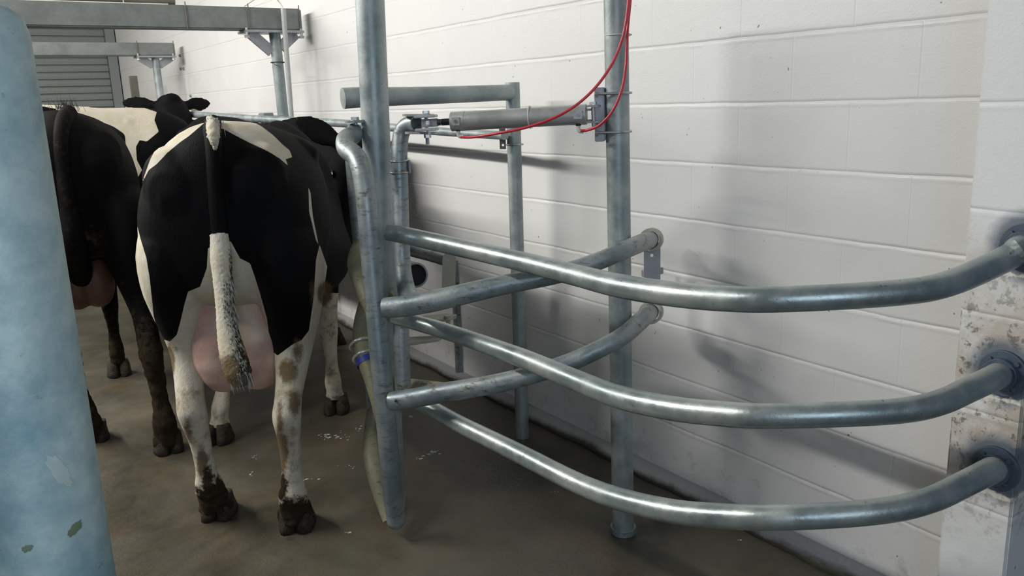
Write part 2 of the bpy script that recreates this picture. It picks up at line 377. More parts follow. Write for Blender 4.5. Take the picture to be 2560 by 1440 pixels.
scuff('dried_smear', 150, 1178, math.radians(-68), .022, .0075, plain('dried_lime', (.50, .58, .54), .8))
scuff('dried_smear', 188, 1322, math.radians(35), .010, .0055, plain('dried_manure', (.16, .20, .12), .8))
scuff('dried_smear', 68, 1372, math.radians(20), .006, .004, plain('dried_manure_spot', (.16, .22, .15), .8))
# ------------------------------------------------------------------ posts
def mkpost(label, base, top, wpx, mat=M_GALV, name='steel_post', foot_=True):
    B = atz(base[0], base[1], 0); T = above(top[0], top[1], B.x, B.y)
    dB = (np.array(B)-[0, 0, 1.5]) @ RW; d = -dB[2]
    t = thing(name, label, 'post', B)
    r = wpx
    pipe('pipe', [B, (B+T)/2, T], r, mat, t, seg=48)
    return t, B, T
tm, MB, MT = mkpost('tall galvanized post with three curved guard rails welded to it', (982, 1266), (923, -40), .0485)
ringband('weld_bead', at(1001, 560, 2.70)+Vector((0, 0, 0)), (0, 0, 1), .001, .001, M_GALV, tm)
tr, RB, RT = mkpost('galvanized post by the block wall carrying the air cylinder bracket', (1558, 1330), (1539, -60), .0375)
sleeve('foot_collar', RB+Vector((0, 0, .012)), (0, 0, 1), .045, .012, M_GATE, tr, bore=.83)
tp, QB, QT = mkpost('thinner galvanized post against the wall, topped by the crossbar', (1306, 1092), (1281, 206), .030)
tb, SB, ST = mkpost('short dark post standing beside the wall behind the gate', (1153, 946), (1140, 650), .030, M_GATE)

# ------------------------------------------------------------------ curved guard rails
mid = {0: 1.0, 1: 1.0}
RP = [
 [(968, 580, 2.70, 42), (1010, 588, 2.69, 43), (1100, 608, 2.66, 45), (1300, 653, 2.42, 50), (1440, 688, 2.22, 55), (1550, 715, 2.05, 61), (1680, 735, 1.90, 64), (1800, 746, 1.81, 65), (1920, 749, 1.74, 66), (2100, 742, 1.70, 66), (2260, 730, 1.69, 66), (2350, 715, 1.70, 66), (2440, 682, 1.74, 66), (2540, 633, 1.80, 66)],
 [(985, 792, 2.78, 38), (1060, 812, 2.74, 40), (1150, 840, 2.66, 42), (1300, 893, 2.45, 48), (1440, 951, 2.24, 54), (1550, 993, 2.08, 59), (1680, 1021, 1.94, 62), (1800, 1034, 1.85, 64), (1900, 1040, 1.79, 64), (2100, 1036, 1.74, 64), (2260, 1026, 1.73, 64), (2350, 1006, 1.74, 64), (2420, 975, 1.77, 64), (2490, 942, 1.81, 64)],
 [(1010, 990, 2.80, 38), (1060, 1012, 2.76, 40), (1150, 1061, 2.66, 43), (1300, 1135, 2.46, 48), (1440, 1206, 2.27, 52), (1550, 1248, 2.12, 57), (1680, 1278, 1.98, 60), (1800, 1290, 1.90, 63), (1920, 1294, 1.83, 64), (2100, 1287, 1.78, 64), (2240, 1272, 1.77, 64), (2330, 1248, 1.78, 64), (2400, 1216, 1.81, 64), (2478, 1176, 1.85, 64)]]
LB = ['topmost of the three curved galvanized guard rails flanged to the right pilaster', 'middle of the three curved galvanized guard rails flanged to the right pilaster', 'lowest of the three curved galvanized guard rails flanged to the right pilaster']
for i, pts in enumerate(RP):
    t = thing('guard_rail', LB[i], 'guard rail', FL[i], 'curved guard rails')
    P = pp(pts)+[FL[i]-Vector((.035, 0, 0)), FL[i]+Vector((.01, 0, 0))]; R = pr(pts); R = R+[R[-1], R[-1]]
    pipe('rail_pipe', P, R, M_RAIL, t, seg=40, per=8)
    f = sleeve('flange', FL[i]-Vector((.004, 0, 0)), (1, 0, 0), .0535, .005, M_FLANGE, t, bore=.3, n=48)
    sleeve('hub', FL[i]-Vector((.014, 0, 0)), (1, 0, 0), .037, .010, M_FLANGE, f, bore=.7)
    for a in (45, 135, 225, 315):
        a = math.radians(a); bolt('bolt', FL[i]+Vector((-.009, .042*math.cos(a), .042*math.sin(a))), (-1, 0, 0), .0035, .01, M_FLANGE, f)

# ------------------------------------------------------------------ swing gate moved by the cylinder
gate = thing('sort_gate', 'bent galvanized gate frame in front of the tall post, two arms curving to the wall', 'gate', (MB.x-.05, MB.y-.1, 0))
GP = [(886, 322, 2.82, 34), (884, 335, 2.80, 46), (866, 350, 2.75, 50), (868, 372, 2.70, 50), (892, 395, 2.66, 50), (908, 440, 2.64, 52), (918, 520, 2.64, 52), (928, 640, 2.66, 52), (940, 780, 2.68, 52), (953, 920, 2.70, 51), (966, 1060, 2.74, 50), (978, 1190, 2.80, 49), (989, 1290, 2.87, 47), (990, 1300, 2.88, 46)]
pipe('upright', pp(GP), pr(GP), M_GATE, gate, seg=40)
A1 = [(962, 770, 2.60, 52), (1020, 764, 2.58, 54), (1100, 749, 2.56, 54), (1250, 714, 2.54, 50), (1400, 684, 2.53, 47), (1490, 655, 2.53, 45), (1550, 630, 2.56, 45), (1592, 612, 2.66, 45), (1612, 604, 2.78, 44), (1626, 599, 2.90, 42)]
A2 = [(978, 1003, 2.68, 47), (1020, 998, 2.66, 49), (1100, 983, 2.62, 50), (1250, 957, 2.57, 48), (1400, 915, 2.54, 46), (1500, 872, 2.53, 45), (1560, 838, 2.56, 45), (1595, 808, 2.66, 45), (1612, 792, 2.78, 44), (1626, 780, 2.90, 42)]
a1 = pipe('gate_arm', pp(A1), pr(A1), M_GATE, gate, seg=36, per=7); a2 = pipe('gate_arm', pp(A2), pr(A2), M_GATE, gate, seg=36, per=7)
for a, (x, y, d) in ((a1, (971, 780, 2.57)), (a2, (990, 1003, 2.635))):
    p = at(x, y, d); n = (Vector((0, 0, 1.5))-p).normalized(); pipe('drain_hole_shade', [p-n*.004, p+n*.0012], .0048, M_DARK, a, seg=10, smooth=False)  # near-black disc painted in for the shade inside each hole
RS = [(1042, 309, 2.74, 40), (1028, 309, 2.76, 41), (1011, 320, 2.78, 41), (1001, 345, 2.79, 41), (998, 400, 2.79, 41), (1001, 500, 2.80, 41), (1003, 620, 2.80, 41), (1003, 760, 2.82, 40), (1004, 880, 2.84, 40), (1008, 985, 2.86, 40)]
pipe('riser', pp(RS), pr(RS), M_GATE, gate, seg=36, hollow=True)
EL = [(1004, 610, 2.78, 40), (1008, 680, 2.77, 42), (1018, 730, 2.72, 46), (1034, 755, 2.64, 50), (1060, 756, 2.58, 50)]
pipe('elbow', pp(EL), pr(EL), M_GATE, gate, seg=32)
for y in (402, 431): ringband('clamp_ring', at(998, y, 2.79), (0, 0, 1), .029, .0035, M_BOLT, gate)
box('clamp_plate', at(1018, 416, 2.80), .004, .02, .022, M_PLATE, gate)
# hinge on top of the upright
hp = at(888, 304, 2.80)
plate('hinge_plate', capsule_outline(.075, .05), .008, hp, (1, .2, 0), (-.2, 1, 0), M_PLATE, gate)
bolt('hinge_bolt', hp+Vector((0, 0, .005)), (0, 0, 1), .0075, .05, M_BOLT, gate)
# clevis plates at the riser mouth
cx = at(1046, 288, 2.72); d_ = (at(1100, 288, 2.70)-at(1000, 288, 2.75)).normalized(); s_ = d_.cross(Vector((0, 0, 1)))
plate('clevis_plate', capsule_outline(.112, .05), .007, cx, d_, s_, M_PLATE, gate, holes=()); 
plate('clevis_plate', capsule_outline(.112, .05), .007, at(1052, 332, 2.72), d_, s_, M_PLATE, gate)
bolt('clevis_bolt', at(1065, 284, 2.71), (0, 0, 1), .0065, .10, M_BOLT, gate)
sleeve('lock_nut', at(1069, 340, 2.71), (0, 0, 1), .012, .006, M_BOLT, gate, n=6)

# wall sockets that take the arms
ws = thing('wall_socket_bracket', 'flat steel bar with two round sockets receiving the gate arms near the wall', 'bracket', at(1630, 690, 2.93))
ax1 = (at(1626, 599, 2.9)-at(1600, 609, 2.7)).normalized(); ax2 = (at(1626, 780, 2.9)-at(1600, 800, 2.7)).normalized()
sleeve('socket', at(1628, 599, 2.90), ax1, .041, .022, M_YEL if 0 else M_CREAMPLATE, ws, bore=.76)
sleeve('socket', at(1628, 780, 2.90), ax2, .041, .022, M_CREAMPLATE, ws, bore=.76)
o = at(1630, 690, 2.93); ux = (at(1650, 690, 2.93)-at(1608, 690, 2.93)).normalized()
hz = at(1630, 602, 2.93).z-at(1630, 775, 2.93).z
plate('flat_bar', [(-.029, -hz/2), (.029, -hz/2), (.029, hz/2), (-.029, hz/2)], .008, o, ux, (0, 0, 1), M_PLATE, ws, holes=[(-.001, hz/2-.045, .006)])
for zz in (1,): box('standoff', o+Vector((.05, .05, 0)), .045, .012, .012, M_PLATE, ws)

# ------------------------------------------------------------------ second gate behind, rails bent in plan
g2 = thing('bent_rail_gate', 'manure-stained gate of three bowed rails behind the bent frame, beside the cow', 'gate', atz(935, 1150, 0))
V1 = [(950, 800, 2.80, 44), (918, 735, 2.86, 50), (897, 672, 2.93, 53), (896, 645, 2.98, 52), (905, 612, 3.10, 46), (925, 575, 3.25, 40)]
V2 = [(962, 1060, 2.80, 40), (938, 965, 2.83, 44), (912, 890, 2.88, 46), (904, 850, 2.93, 46), (908, 800, 3.02, 44), (922, 745, 3.15, 40), (938, 705, 3.3, 38)]
V3 = [(975, 1300, 2.90, 36), (955, 1240, 2.93, 42), (935, 1170, 2.97, 44), (929, 1125, 3.02, 42), (931, 1060, 3.12, 38), (942, 985, 3.28, 34), (955, 940, 3.4, 33)]
for v in (V1, V2, V3): pipe('rail', pp(v), pr(v), M_YEL, g2, seg=32)
UP = [(880, 385, 3.02, 36), (889, 500, 3.05, 36), (900, 620, 3.08, 34), (918, 800, 3.12, 32), (928, 960, 3.16, 30), (932, 1020, 3.18, 30)]
pipe('upright', pp(UP), pr(UP), M_GATE, g2, seg=28)
for (x, y, d, dx, dy) in ((903, 862, 2.915, 0, 0), (912, 893, 2.885, 0, 0)):
    c0 = at(x, y, d); axv = (at(938, 965, 2.83)-at(904, 850, 2.93)).normalized(); ringband('u_bolt', c0, axv, .040, .0055, plain('bright_zinc', (.7, .7, .66), .3, .6), g2)
axv = (at(926, 930, 2.85)-at(908, 870, 2.90)).normalized(); c0 = at(917, 905, 2.872)
pipe('blue_tape', [c0-axv*.012, c0+axv*.012], .0365, M_BLUE, g2, smooth=False, caps=False)
for (a, b) in (((975, 735, 2.95, 30), (1075, 752, 2.85, 30)), ((965, 955, 3.0, 32), (1110, 972, 2.85, 32))):
    pipe('cross_rail', pp([a, b]), pr([a, b]), M_YEL, g2)

# ------------------------------------------------------------------ crossbar on the thin post
CB = [(857, 246, 2.96, 52), (905, 243, 2.99, 50), (985, 241, 3.06, 46), (1120, 237, 3.2, 42), (1276, 231, 3.40, 39)]
cbt = thing('crossbar', 'horizontal galvanized crossbar running from the thin wall post towards the tall post', 'bar', at(1276, 231, 3.4))
pipe('bar', pp(CB), pr(CB), M_GALV, cbt, seg=40)
# ------------------------------------------------------------------ long rail parallel to the wall
LR = [(1262, 339, 3.47, 20), (1180, 334, 3.75, 19), (1040, 324, 4.2, 18.5), (880, 310, 4.8, 18), (760, 303, 5.35, 17), (640, 297, 5.9, 16), (480, 286, 7.3, 14)]
LR = [(x, y, d*.97, w+2) for x, y, d, w in LR]
lr = thing('long_wall_rail', 'long slim horizontal rail running along the white block wall', 'rail', at(1040, 324, 4.2))
pipe('rail_pipe', pp(LR), pr(LR), M_GALV, lr, seg=24)
bk = thing('rail_bracket', 'small dark angle bracket clamped to the thin wall post', 'bracket', at(1256, 347, 3.43))
axp = (QT-QB).normalized(); o = at(1257, 347, 3.42)
plate('bracket_plate', [(-.014, -.042), (.012, -.042), (.012, .042), (-.014, .042)], .006, o, ux, (0, 0, 1), plain('dark_bracket', (.10, .105, .10), .5, .4), bk, holes=[(0, -.026, .005)])
pc = above(1287, 361, QB.x, QB.y)
ringband('u_bolt', pc, (0, 0, 1), .0345, .0035, M_BOLT, bk)
# clamp where the long rail meets the portal post
cl = thing('rail_clamp', 'pair of ring clamps with plates holding the long rail at the portal post', 'clamp', at(675, 292, 5.6))
for x in (650, 682): ringband('ring', at(x, 299, 5.85), (0, 1, 0), .029, .004, M_GATE, cl)
box('clamp_block', at(665, 289, 5.75), .035, .06, .018, M_PLATE, cl, bev=.004); box('clamp_block', at(706, 292, 5.6), .05, .05, .012, M_PLATE, cl, bev=.004)

# ------------------------------------------------------------------ air cylinder
ac = thing('air_cylinder', 'silver pneumatic cylinder between the gate riser and the bracketed post', 'cylinder', at(1300, 296, 2.62))
Lp = at(1130, 304, 2.66); Rp = at(1466, 286, 2.56); ad = (Rp-Lp).normalized(); up = Vector((0, 0, 1)); sd = ad.cross(up).normalized(); upn = sd.cross(ad)
rb = .0305
pipe('barrel', [Lp+ad*.004, Lp+ad*.03, (Lp+Rp)/2, Rp-ad*.03, Rp-ad*.004], rb, M_CYL, ac, seg=56, smooth=False)
for q in (Lp, Rp):
    s = 1 if q is Lp else -1
    pipe('end_cap', [q, q+ad*s*.046], rb*1.025, M_CYL, ac, seg=56, smooth=False)
    tocam = (Vector((0, 0, 1.5))-q); tocam = (tocam-ad*tocam.dot(ad)).normalized()
    pd = box('boss', q+ad*s*.022+tocam*(rb+.0005), .013, .013, .003, M_CYL, ac, ax=ad, ay=ad.cross(tocam), az=tocam, bev=.001)
    pipe('set_screw', [q+ad*s*.022+tocam*(rb+.003), q+ad*s*.022+tocam*(rb+.0055)], .006, M_BOLT, pd, seg=6, smooth=False)
pipe('rod_gland', [Lp-ad*.034, Lp+ad*.003], .011, plain('black_gland', (.03, .035, .04), .3, .5), ac, smooth=False)
pipe('piston_rod', [Lp-ad*.045, Lp-ad*.03], .007, M_BOLT, ac, smooth=False); sleeve('rod_nut', Lp-ad*.043, ad, .012, .005, plain('dark_nut', (.06, .06, .065), .4, .6), ac, n=6, bore=.5)
ce = Lp-ad*.075
box('rod_clevis', ce, .028, .006, .013, M_PLATE, ac, ax=ad, ay=sd, az=upn); 
for sg in (-1, 1): box('clevis_jaw', ce-ad*.012+upn*sg*.021, .036, .018, .0045, plain('bright_plate', (.55, .56, .58), .4, .5), ac, ax=ad, ay=sd, az=upn)
box('clevis_link', ce-ad*.004+sd*.008, .006, .005, .007, plain('bright_square', (.8, .82, .84), .4, .2), ac, ax=ad, ay=sd, az=upn)
# rear ears
for sg in (-1, 1): plate('rear_ear', capsule_outline(.06, .028), .006, Rp+ad*.016+upn*sg*.024, ad, sd, M_GATE, ac)
bolt('rear_pin', Rp+ad*.022+upn*.028, upn, .0065, .066, M_BOLT, ac)
for (x, y, d) in ((1146, 331, 2.655), (1446, 318, 2.565)):
    p = at(x, y, d); el = pipe('elbow_fitting', [p+Vector((0, 0, .012)), p-Vector((0, 0, .004)), p-Vector((0, 0, .012))+ad*.004, p-Vector((0, 0, .014))+ad*.016], .0065, M_WHITEP, ac, seg=14)
    pipe('thread', [p+Vector((0, 0, .016)), p+Vector((0, 0, .004))], .0085, M_DARK, el, seg=6, smooth=False)
# bracket on post
bp = above(1512, 284, RB.x, RB.y); pcx = above(1545, 284, RB.x, RB.y)
br = thing('cylinder_bracket', 'upright steel channel clamped to the wall post by two U-bolts', 'bracket', bp)
lat = ad; c0 = Vector((pcx.x, pcx.y, pcx.z))-lat*.045-sd*.0
box('channel_web', c0, .005, .024, .083, M_PLATE, br, ax=ad, ay=sd, az=(0, 0, 1), bev=.003)
for sg in (-1, 1): box('channel_flange', c0+sd*sg*.022-ad*.012, .014, .003, .083, M_PLATE, br, ax=ad, ay=sd, az=(0, 0, 1), bev=.002)
for sg in (-1, 1): box('lug', c0-ad*.03+upn*sg*.017, .026, .013, .0035, M_GATE, br, ax=ad, ay=sd, az=upn)
for y in (233, 329):
    zc = above(1545, y, RB.x, RB.y)
    u = ubolt('u_bolt', zc, (0, 0, 1), .041, .0042, M_BOLT, br, ad, .065)
    for sg in (-1, 1):
        sleeve('nut', zc-ad*.062+sd*sg*.041*1, ad, .0095, .005, M_BOLT, br, n=6, bore=.4)
    bolt('carriage_bolt', zc-ad*.052-Vector((0, 0, 0))+sd*.0, -ad, .006, .02, M_BOLT, br)
# hoses
H1 = [(1152, 343, 2.64), (1180, 343, 2.62), (1240, 334, 2.56), (1310, 320, 2.52), (1380, 297, 2.49), (1440, 263, 2.47), (1490, 217, 2.46), (1530, 160, 2.45), (1553, 105, 2.44), (1564, 60, 2.43), (1570, 15, 2.42), (1573, -30, 2.41)]
H2 = [(1452, 327, 2.55), (1470, 325, 2.54), (1500, 312, 2.50), (1532, 277, 2.47), (1554, 225, 2.45), (1564, 170, 2.44), (1567, 110, 2.44), (1570, 60, 2.44), (1575, 10, 2.43), (1578, -30, 2.42)]
for P, lb in ((H1, 'long red air hose looping down to the front end of the cylinder'), (H2, 'shorter red air hose curving to the rear end of the cylinder')):
    tag(pipe('air_hose', pp(P), .0044, M_RED, None, seg=12, per=10), lb, 'hose', 'red air hoses')
ct = tag(ringband('cable_tie', at(1325, 293, 2.605), ad, .0335, .0022, M_WHITEP, None), 'white cable tie strapped round the cylinder barrel', 'cable tie')
z87 = above(1545, 88, RB.x, RB.y)
ct2 = thing('cable_tie', 'white cable tie holding the red hoses to the post', 'cable tie', z87)
ringband('strap', z87, (0, 0, 1), .0415, .0018, M_WHITEP, ct2); box('lock', at(1571, 87, 2.45), .005, .004, .005, M_WHITEP, ct2)

# ------------------------------------------------------------------ stall hinge assembly by the wall
hg = thing('hinge_frame', 'dirty hinged frame fixed to the short dark post, with open pipe stub and plates', 'gate hinge', SB)
pipe('top_rail', pp([(1128, 655, 4.0, 32), (1080, 640, 4.1, 31), (1030, 627, 4.2, 30), (985, 612, 4.35, 30)]), .030, M_DARK if 0 else M_GATE, hg)
oo = at(1122, 694, 3.85); ux2 = (at(1140, 690, 3.85)-at(1105, 690, 3.85)).normalized()
cap = [(u, v) for v, u in capsule_outline(.24, .062)]
plate('hinge_bar', cap, .010, oo, ux2, (.08, 0, 1), M_CREAMPLATE, hg, holes=[(0, .088, .008)])
pipe('pipe_stub', pp([(1040, 688, 3.75, 62), (985, 672, 4.05, 58)]), .058, M_GATE, hg, hollow=True, smooth=False, seg=40)
mdk = plain('stub_shade', (.01, .012, .014), .8)
p0 = at(1040, 688, 3.75); p1 = at(985, 672, 4.05); dv = (p1-p0).normalized(); pipe('stub_bore_shade', [p0+dv*.012, p0+dv*.02], .049, mdk, hg, smooth=False, seg=40)  # near-black disc set in the mouth to paint the stub's inner shade
lp = at(1100, 795, 3.75); 
plate('hinge_plate', [(-.09, -.05), (.03, -.045), (.075, -.012), (.08, .012), (.04, .045), (-.09, .05)], .012, lp, (1, -.35, 0), (.35, 1, 0), M_CREAMPLATE, hg)
bolt('hinge_bolt', at(1120, 796, 3.72), (0, 0, 1), .010, .06, M_CREAMPLATE, hg)
plate('lower_plate', [(-.12, -.05), (.06, -.03), (.09, .02), (-.12, .07)], .012, at(1060, 850, 3.7), (1, -.35, 0), (.35, 1, 0), M_CREAMPLATE, hg)

# ------------------------------------------------------------------ portal frames
def portal(label, bl, br_, top, bot, px, pw, ptop, zwall, group):
    """box beam along X at distance; bl/br_ image ends of beam; y at plane"""
    yy, = zwall,
    TL = aty(bl[0], bl[1], yy); TR = aty(br_[0], br_[1], yy); BR_ = aty(br_[0], br_[1]+br_[2], yy)
    h = TR.z-BR_.z; xa, xb = TL.x, TR.x
    t = thing('portal_frame', label, 'beam', (px, yy, 0), group)
    zc = TR.z-h/2
    bm = box('beam', ((xa+xb)/2, yy+.07, zc), (xb-xa)/2, .07, h/2, M_BEAM, t, bev=.006)
    return t, zc-h/2, h, xb, yy
# near portal
Y1 = 5.55
t1 = thing('portal_frame', 'nearer overhead box beam on a braced galvanized post', 'beam', (aty(722, 300, Y1).x, Y1, 0), 'portal frames')
zt_, zb_ = aty(700, 20, Y1).z, aty(700, 75, Y1).z; xE = aty(755, 50, Y1).x; xS = -4.8
box('beam', ((xS+xE)/2, Y1+.07, (zt_+zb_)/2), (xE-xS)/2, .07, (zt_-zb_)/2, M_BEAM, t1, bev=.008)
def band(parent, x, y, zc, hh, r=.004):
    pipe('band', [Vector((x, y-.004, zc+hh+.02)), Vector((x, y-.006, zc)), Vector((x, y-.004, zc-hh))], r, plain('rusty_band', (.16, .14, .12), .6, .3), parent, seg=8)
for x in (466, 622, 748): band(t1, aty(x, 45, Y1).x, Y1, (zt_+zb_)/2, (zt_-zb_)/2)
zp = zb_-.01; xL = aty(612, 78, Y1).x; xR = aty(758, 78, Y1).x
box('top_plate', ((xL+xR)/2, Y1+.07, zp), (xR-xL)/2, .09, .008, M_PLATE, t1)
pf = aty(689, 84, Y1+.05); pb = Vector((pf.x+.02, Y1+.07, 0)); pf = Vector((pf.x, Y1+.07, zp))
pipe('post', [pb, pf], .037, M_GALV, t1, seg=32)
for sg, xx in ((-1, 632), (1, 748)):
    a = Vector((aty(xx, 80, Y1).x, Y1+.07, zp-.004)); b = Vector((pf.x+sg*.03, Y1+.07, aty(675, 128, Y1).z if sg < 0 else aty(705, 118, Y1).z))
    dd = (b-a).normalized(); nn = dd.cross(Vector((0, 1, 0)))
    box('brace', (a+b)/2, (a-b).length/2, .008, .036, M_PLATE, t1, ax=dd, ay=(0, 1, 0), az=nn)
for xx in (616, 752): bolt('anchor_bolt', Vector((aty(xx, 85, Y1).x, Y1-.01, zp-.03)), (0, 0, -1), .009, .05, M_BOLT, t1)
# far portal
Y2 = 9.1
t2 = thing('portal_frame', 'farther overhead box beam on a braced post before the roller door', 'beam', (aty(400, 230, Y2).x, Y2, 0), 'portal frames')
zt_, zb_ = aty(420, 107, Y2).z, aty(420, 139, Y2).z; xE = aty(437, 120, Y2).x; xS2 = aty(72, 120, Y2).x
box('beam', ((xS2+xE)/2, Y2+.07, (zt_+zb_)/2), (xE-xS2)/2, .07, (zt_-zb_)/2, M_BEAM, t2, bev=.008)
for x in (343, 434): band(t2, aty(x, 120, Y2).x, Y2, (zt_+zb_)/2, (zt_-zb_)/2)
zp = zb_-.01; xL = aty(341, 141, Y2).x; xR = aty(440, 141, Y2).x
box('top_plate', ((xL+xR)/2, Y2+.07, zp), (xR-xL)/2, .09, .008, M_PLATE, t2)
pf = aty(389, 145, Y2+.05); pf = Vector((pf.x, Y2+.07, zp)); pipe('post', [Vector((pf.x+.02, Y2+.07, 0)), pf], .037, M_GALV, t2, seg=28)
for sg, xx in ((-1, 352), (1, 432)):
    a = Vector((aty(xx, 143, Y2).x, Y2+.07, zp-.004)); b = Vector((pf.x+sg*.03, Y2+.07, aty(380, 163, Y2).z)); dd = (b-a).normalized()
    box('brace', (a+b)/2, (a-b).length/2, .008, .036, M_PLATE, t2, ax=dd, ay=(0, 1, 0), az=dd.cross(Vector((0, 1, 0))))
for xx in (345, 433): bolt('anchor_bolt', Vector((aty(xx, 143, Y2).x, Y2-.01, zp-.02)), (0, 0, -1), .009, .05, M_BOLT, t2)
# conduit strapped to the near portal post
cd = thing('conduit', 'pale plastic conduit strapped beside the nearer portal post', 'conduit', (aty(735, 300, Y1-.02).x, Y1-.04, 0))
ca = aty(708, 22, Y1-.04); cb_ = aty(729, 296, Y1-.04)
pipe('conduit_pipe', [ca, ca*.5+cb_*.5, cb_, Vector((cb_.x+.08, cb_.y, 0))], .0165, M_PVC, cd, seg=18, smooth=False)
ringband('wire_tie', aty(694, 156, Y1+.02), (0, 0, 1), .044, .003, M_DARK, cd)
tag(pipe('cable', [ca, aty(700, 8, Y1), aty(685, -6, Y1), aty(650, -8, Y1), aty(610, 16, Y1+.05)], .004, M_WHITEP, None, seg=8), 'thin pale cable looping out of the conduit over the beam', 'cable')
# square stub
sp = aty(336, 220, 10.2)
st_ = thing('stub_post', 'short square grey post standing behind the cows, left of the far portal', 'post', (sp.x, 10.2, 0))
box('tube', (sp.x, 10.2, aty(336, 190, 10.2).z/2), .038, .038, aty(336, 190, 10.2).z/2, M_BARK, st_)
# overhead pipes, top left
Yo = 5.9
a = aty(-200, -22, Yo); b = aty(436, 4, Yo)
op = tag(pipe('overhead_pipe', [a, b], .026, M_BARK, None, smooth=False), 'dull brown pipe ending above the nearer box beam, top left', 'pipe')
for t in (.15, .8):
    q = a.lerp(b, t); pipe('hanger_rod', [q, Vector((q.x, q.y, CEIL))], .006, M_BOLT, op, seg=8, smooth=False)
a = aty(-200, -4, Yo-.1); b = aty(420, 14, Yo-.1)
op = tag(pipe('overhead_pipe', [a, b], .012, M_WHITEP, None, smooth=False), 'thin white pipe just below the dull brown pipe, top left', 'pipe')
for t in (.15, .8):
    q = a.lerp(b, t); pipe('hanger_rod', [q, Vector((q.x, q.y, CEIL))], .004, M_BOLT, op, seg=8, smooth=False)
# little anchors in the wall
for (x, y) in ((450, 139), (452, 172), (459, 172), (477, 240)):
    p = atx(x, y, WX-.004); tag(bolt('wall_anchor', p, (-1, 0, 0), .008, .02, M_BOLT, None), 'tiny bolt anchor set in the far block wall beside the far portal', 'bolt', 'wall anchors')
# light-coloured splashes on the floor
V = []; Fc = []
for (cx_, cy_, n, sx, sy) in ((820, 1092, 26, 55, 14), (640, 1142, 5, 22, 6), (770, 1200, 8, 26, 9), (880, 1165, 6, 30, 5), (900, 1070, 8, 14, 9), (1075, 1135, 16, 34, 7), (1025, 1040, 3, 6, 10), (868, 1330, 3, 9, 2), (1385, 1228, 3, 10, 2), (625, 1185, 5, 14, 5), (1765, 1312, 2, 6, 2), (1850, 1350, 2, 6, 2)):
    for q in range(n):
        x = cx_+rng.normal()*sx*.5; y = cy_+rng.normal()*sy*.5-((x-1075)*.28 if cx_ == 1075 else 0); c0 = atz(x, y, .0012); r = .002+.005*rng.random()**3; b = len(V)
        k = 9; V.append(c0)
        for j in range(k):
            a = 2*math.pi*j/k; rr = r*(.6+.7*rng.random()); V.append(c0+Vector((rr*math.cos(a)*1.5, rr*math.sin(a), -.0007)))
        for j in range(k): Fc.append((b, b+1+j, b+1+(j+1) % k))
tag(mesh_obj('floor_splashes', V, Fc, plain('lime_splash', (.52, .53, .50), .4), smooth=False), 'scattered small pale splashes on the wet floor', 'splash', kind='stuff')
# ------------------------------------------------------------------ cattle
def sgnpow(a, p): return np.sign(a)*np.abs(a)**p
def ring_yz(x, zt, zb, w, zw, pt, pb, n=40, yo=0):
    a = np.linspace(0, 2*np.pi, n, endpoint=False); c_, s_ = np.cos(a), np.sin(a)
    p = np.where(s_ >= 0, pt, pb); y = w*sgnpow(c_, 2/p); z = np.where(s_ >= 0, zw+(zt-zw)*np.abs(s_)**(2/p), zw-(zw-zb)*np.abs(s_)**(2/p))
    return np.stack([np.full(n, x), y+yo, z], 1)
def loft(rings):
    n = len(rings[0]); V = [p for r in rings for p in r]; Fc = []
    for i in range(len(rings)-1):
        for k in range(n): Fc.append((i*n+k, i*n+(k+1) % n, (i+1)*n+(k+1) % n, (i+1)*n+k))
    b = len(V); V += [np.mean(rings[0], 0), np.mean(rings[-1], 0)]; m = (len(rings)-1)*n
    for k in range(n): Fc.append((b, (k+1) % n, k)); Fc.append((b+1, m+k, m+(k+1) % n))
    return V, Fc
def dens(keys, per=4):
    """smooth interpolation of key tuples"""
    K = np.array(keys, float); out = []; n = len(K); Q = np.vstack([2*K[0]-K[1], K, 2*K[-1]-K[-2]])
    for i in range(1, n):
        p0, p1, p2, p3 = Q[i-1], Q[i], Q[i+1], Q[i+2]
        for t in np.arange(per)/per: out.append(.5*((2*p1)+(-p0+p2)*t+(2*p0-5*p1+4*p2-p3)*t*t+(-p0+3*p1-3*p2+p3)*t**3))
    out.append(K[-1]); return np.array(out)
def leg_rings(pts, side, foot, n=20):
    R = []
    zt = pts[0][2]
    for x, y, z, rx, ry in dens(pts, 3):
        k = max(0, min(1, (zt-z)/(zt-.02)))**1.1
        a = np.linspace(0, 2*np.pi, n, endpoint=False)
        R.append(np.stack([x+foot[0]*k+rx*np.cos(a), side*y+foot[1]*k+ry*np.sin(a), np.full(n, z)], 1))
    return R
HIND = [(.12, .13, 1.22, .16, .09), (.08, .18, 1.08, .22, .125), (.09, .195, .93, .235, .125), (.11, .20, .80, .20, .105), (.09, .20, .68, .13, .075), (.02, .20, .59, .082, .056), (-.045, .195, .52, .062, .048), (-.07, .19, .465, .058, .050), (-.055, .19, .40, .048, .044), (-.035, .19, .32, .037, .037), (-.025, .19, .22, .036, .037), (-.02, .19, .155, .047, .052), (.0, .19, .105, .046, .053), (.02, .19, .065, .056, .062), (.03, .19, .03, .058, .066)]
FORE = [(1.22, .12, 1.10, .13, .06), (1.20, .165, .97, .15, .08), (1.16, .20, .86, .12, .075), (1.15, .19, .74, .085, .062), (1.15, .18, .62, .060, .052), (1.16, .17, .50, .048, .045), (1.165, .165, .42, .050, .046), (1.16, .165, .35, .038, .036), (1.155, .165, .25, .032, .032), (1.15, .165, .17, .041, .042), (1.165, .165, .115, .037, .040), (1.185, .165, .075, .048, .052)]
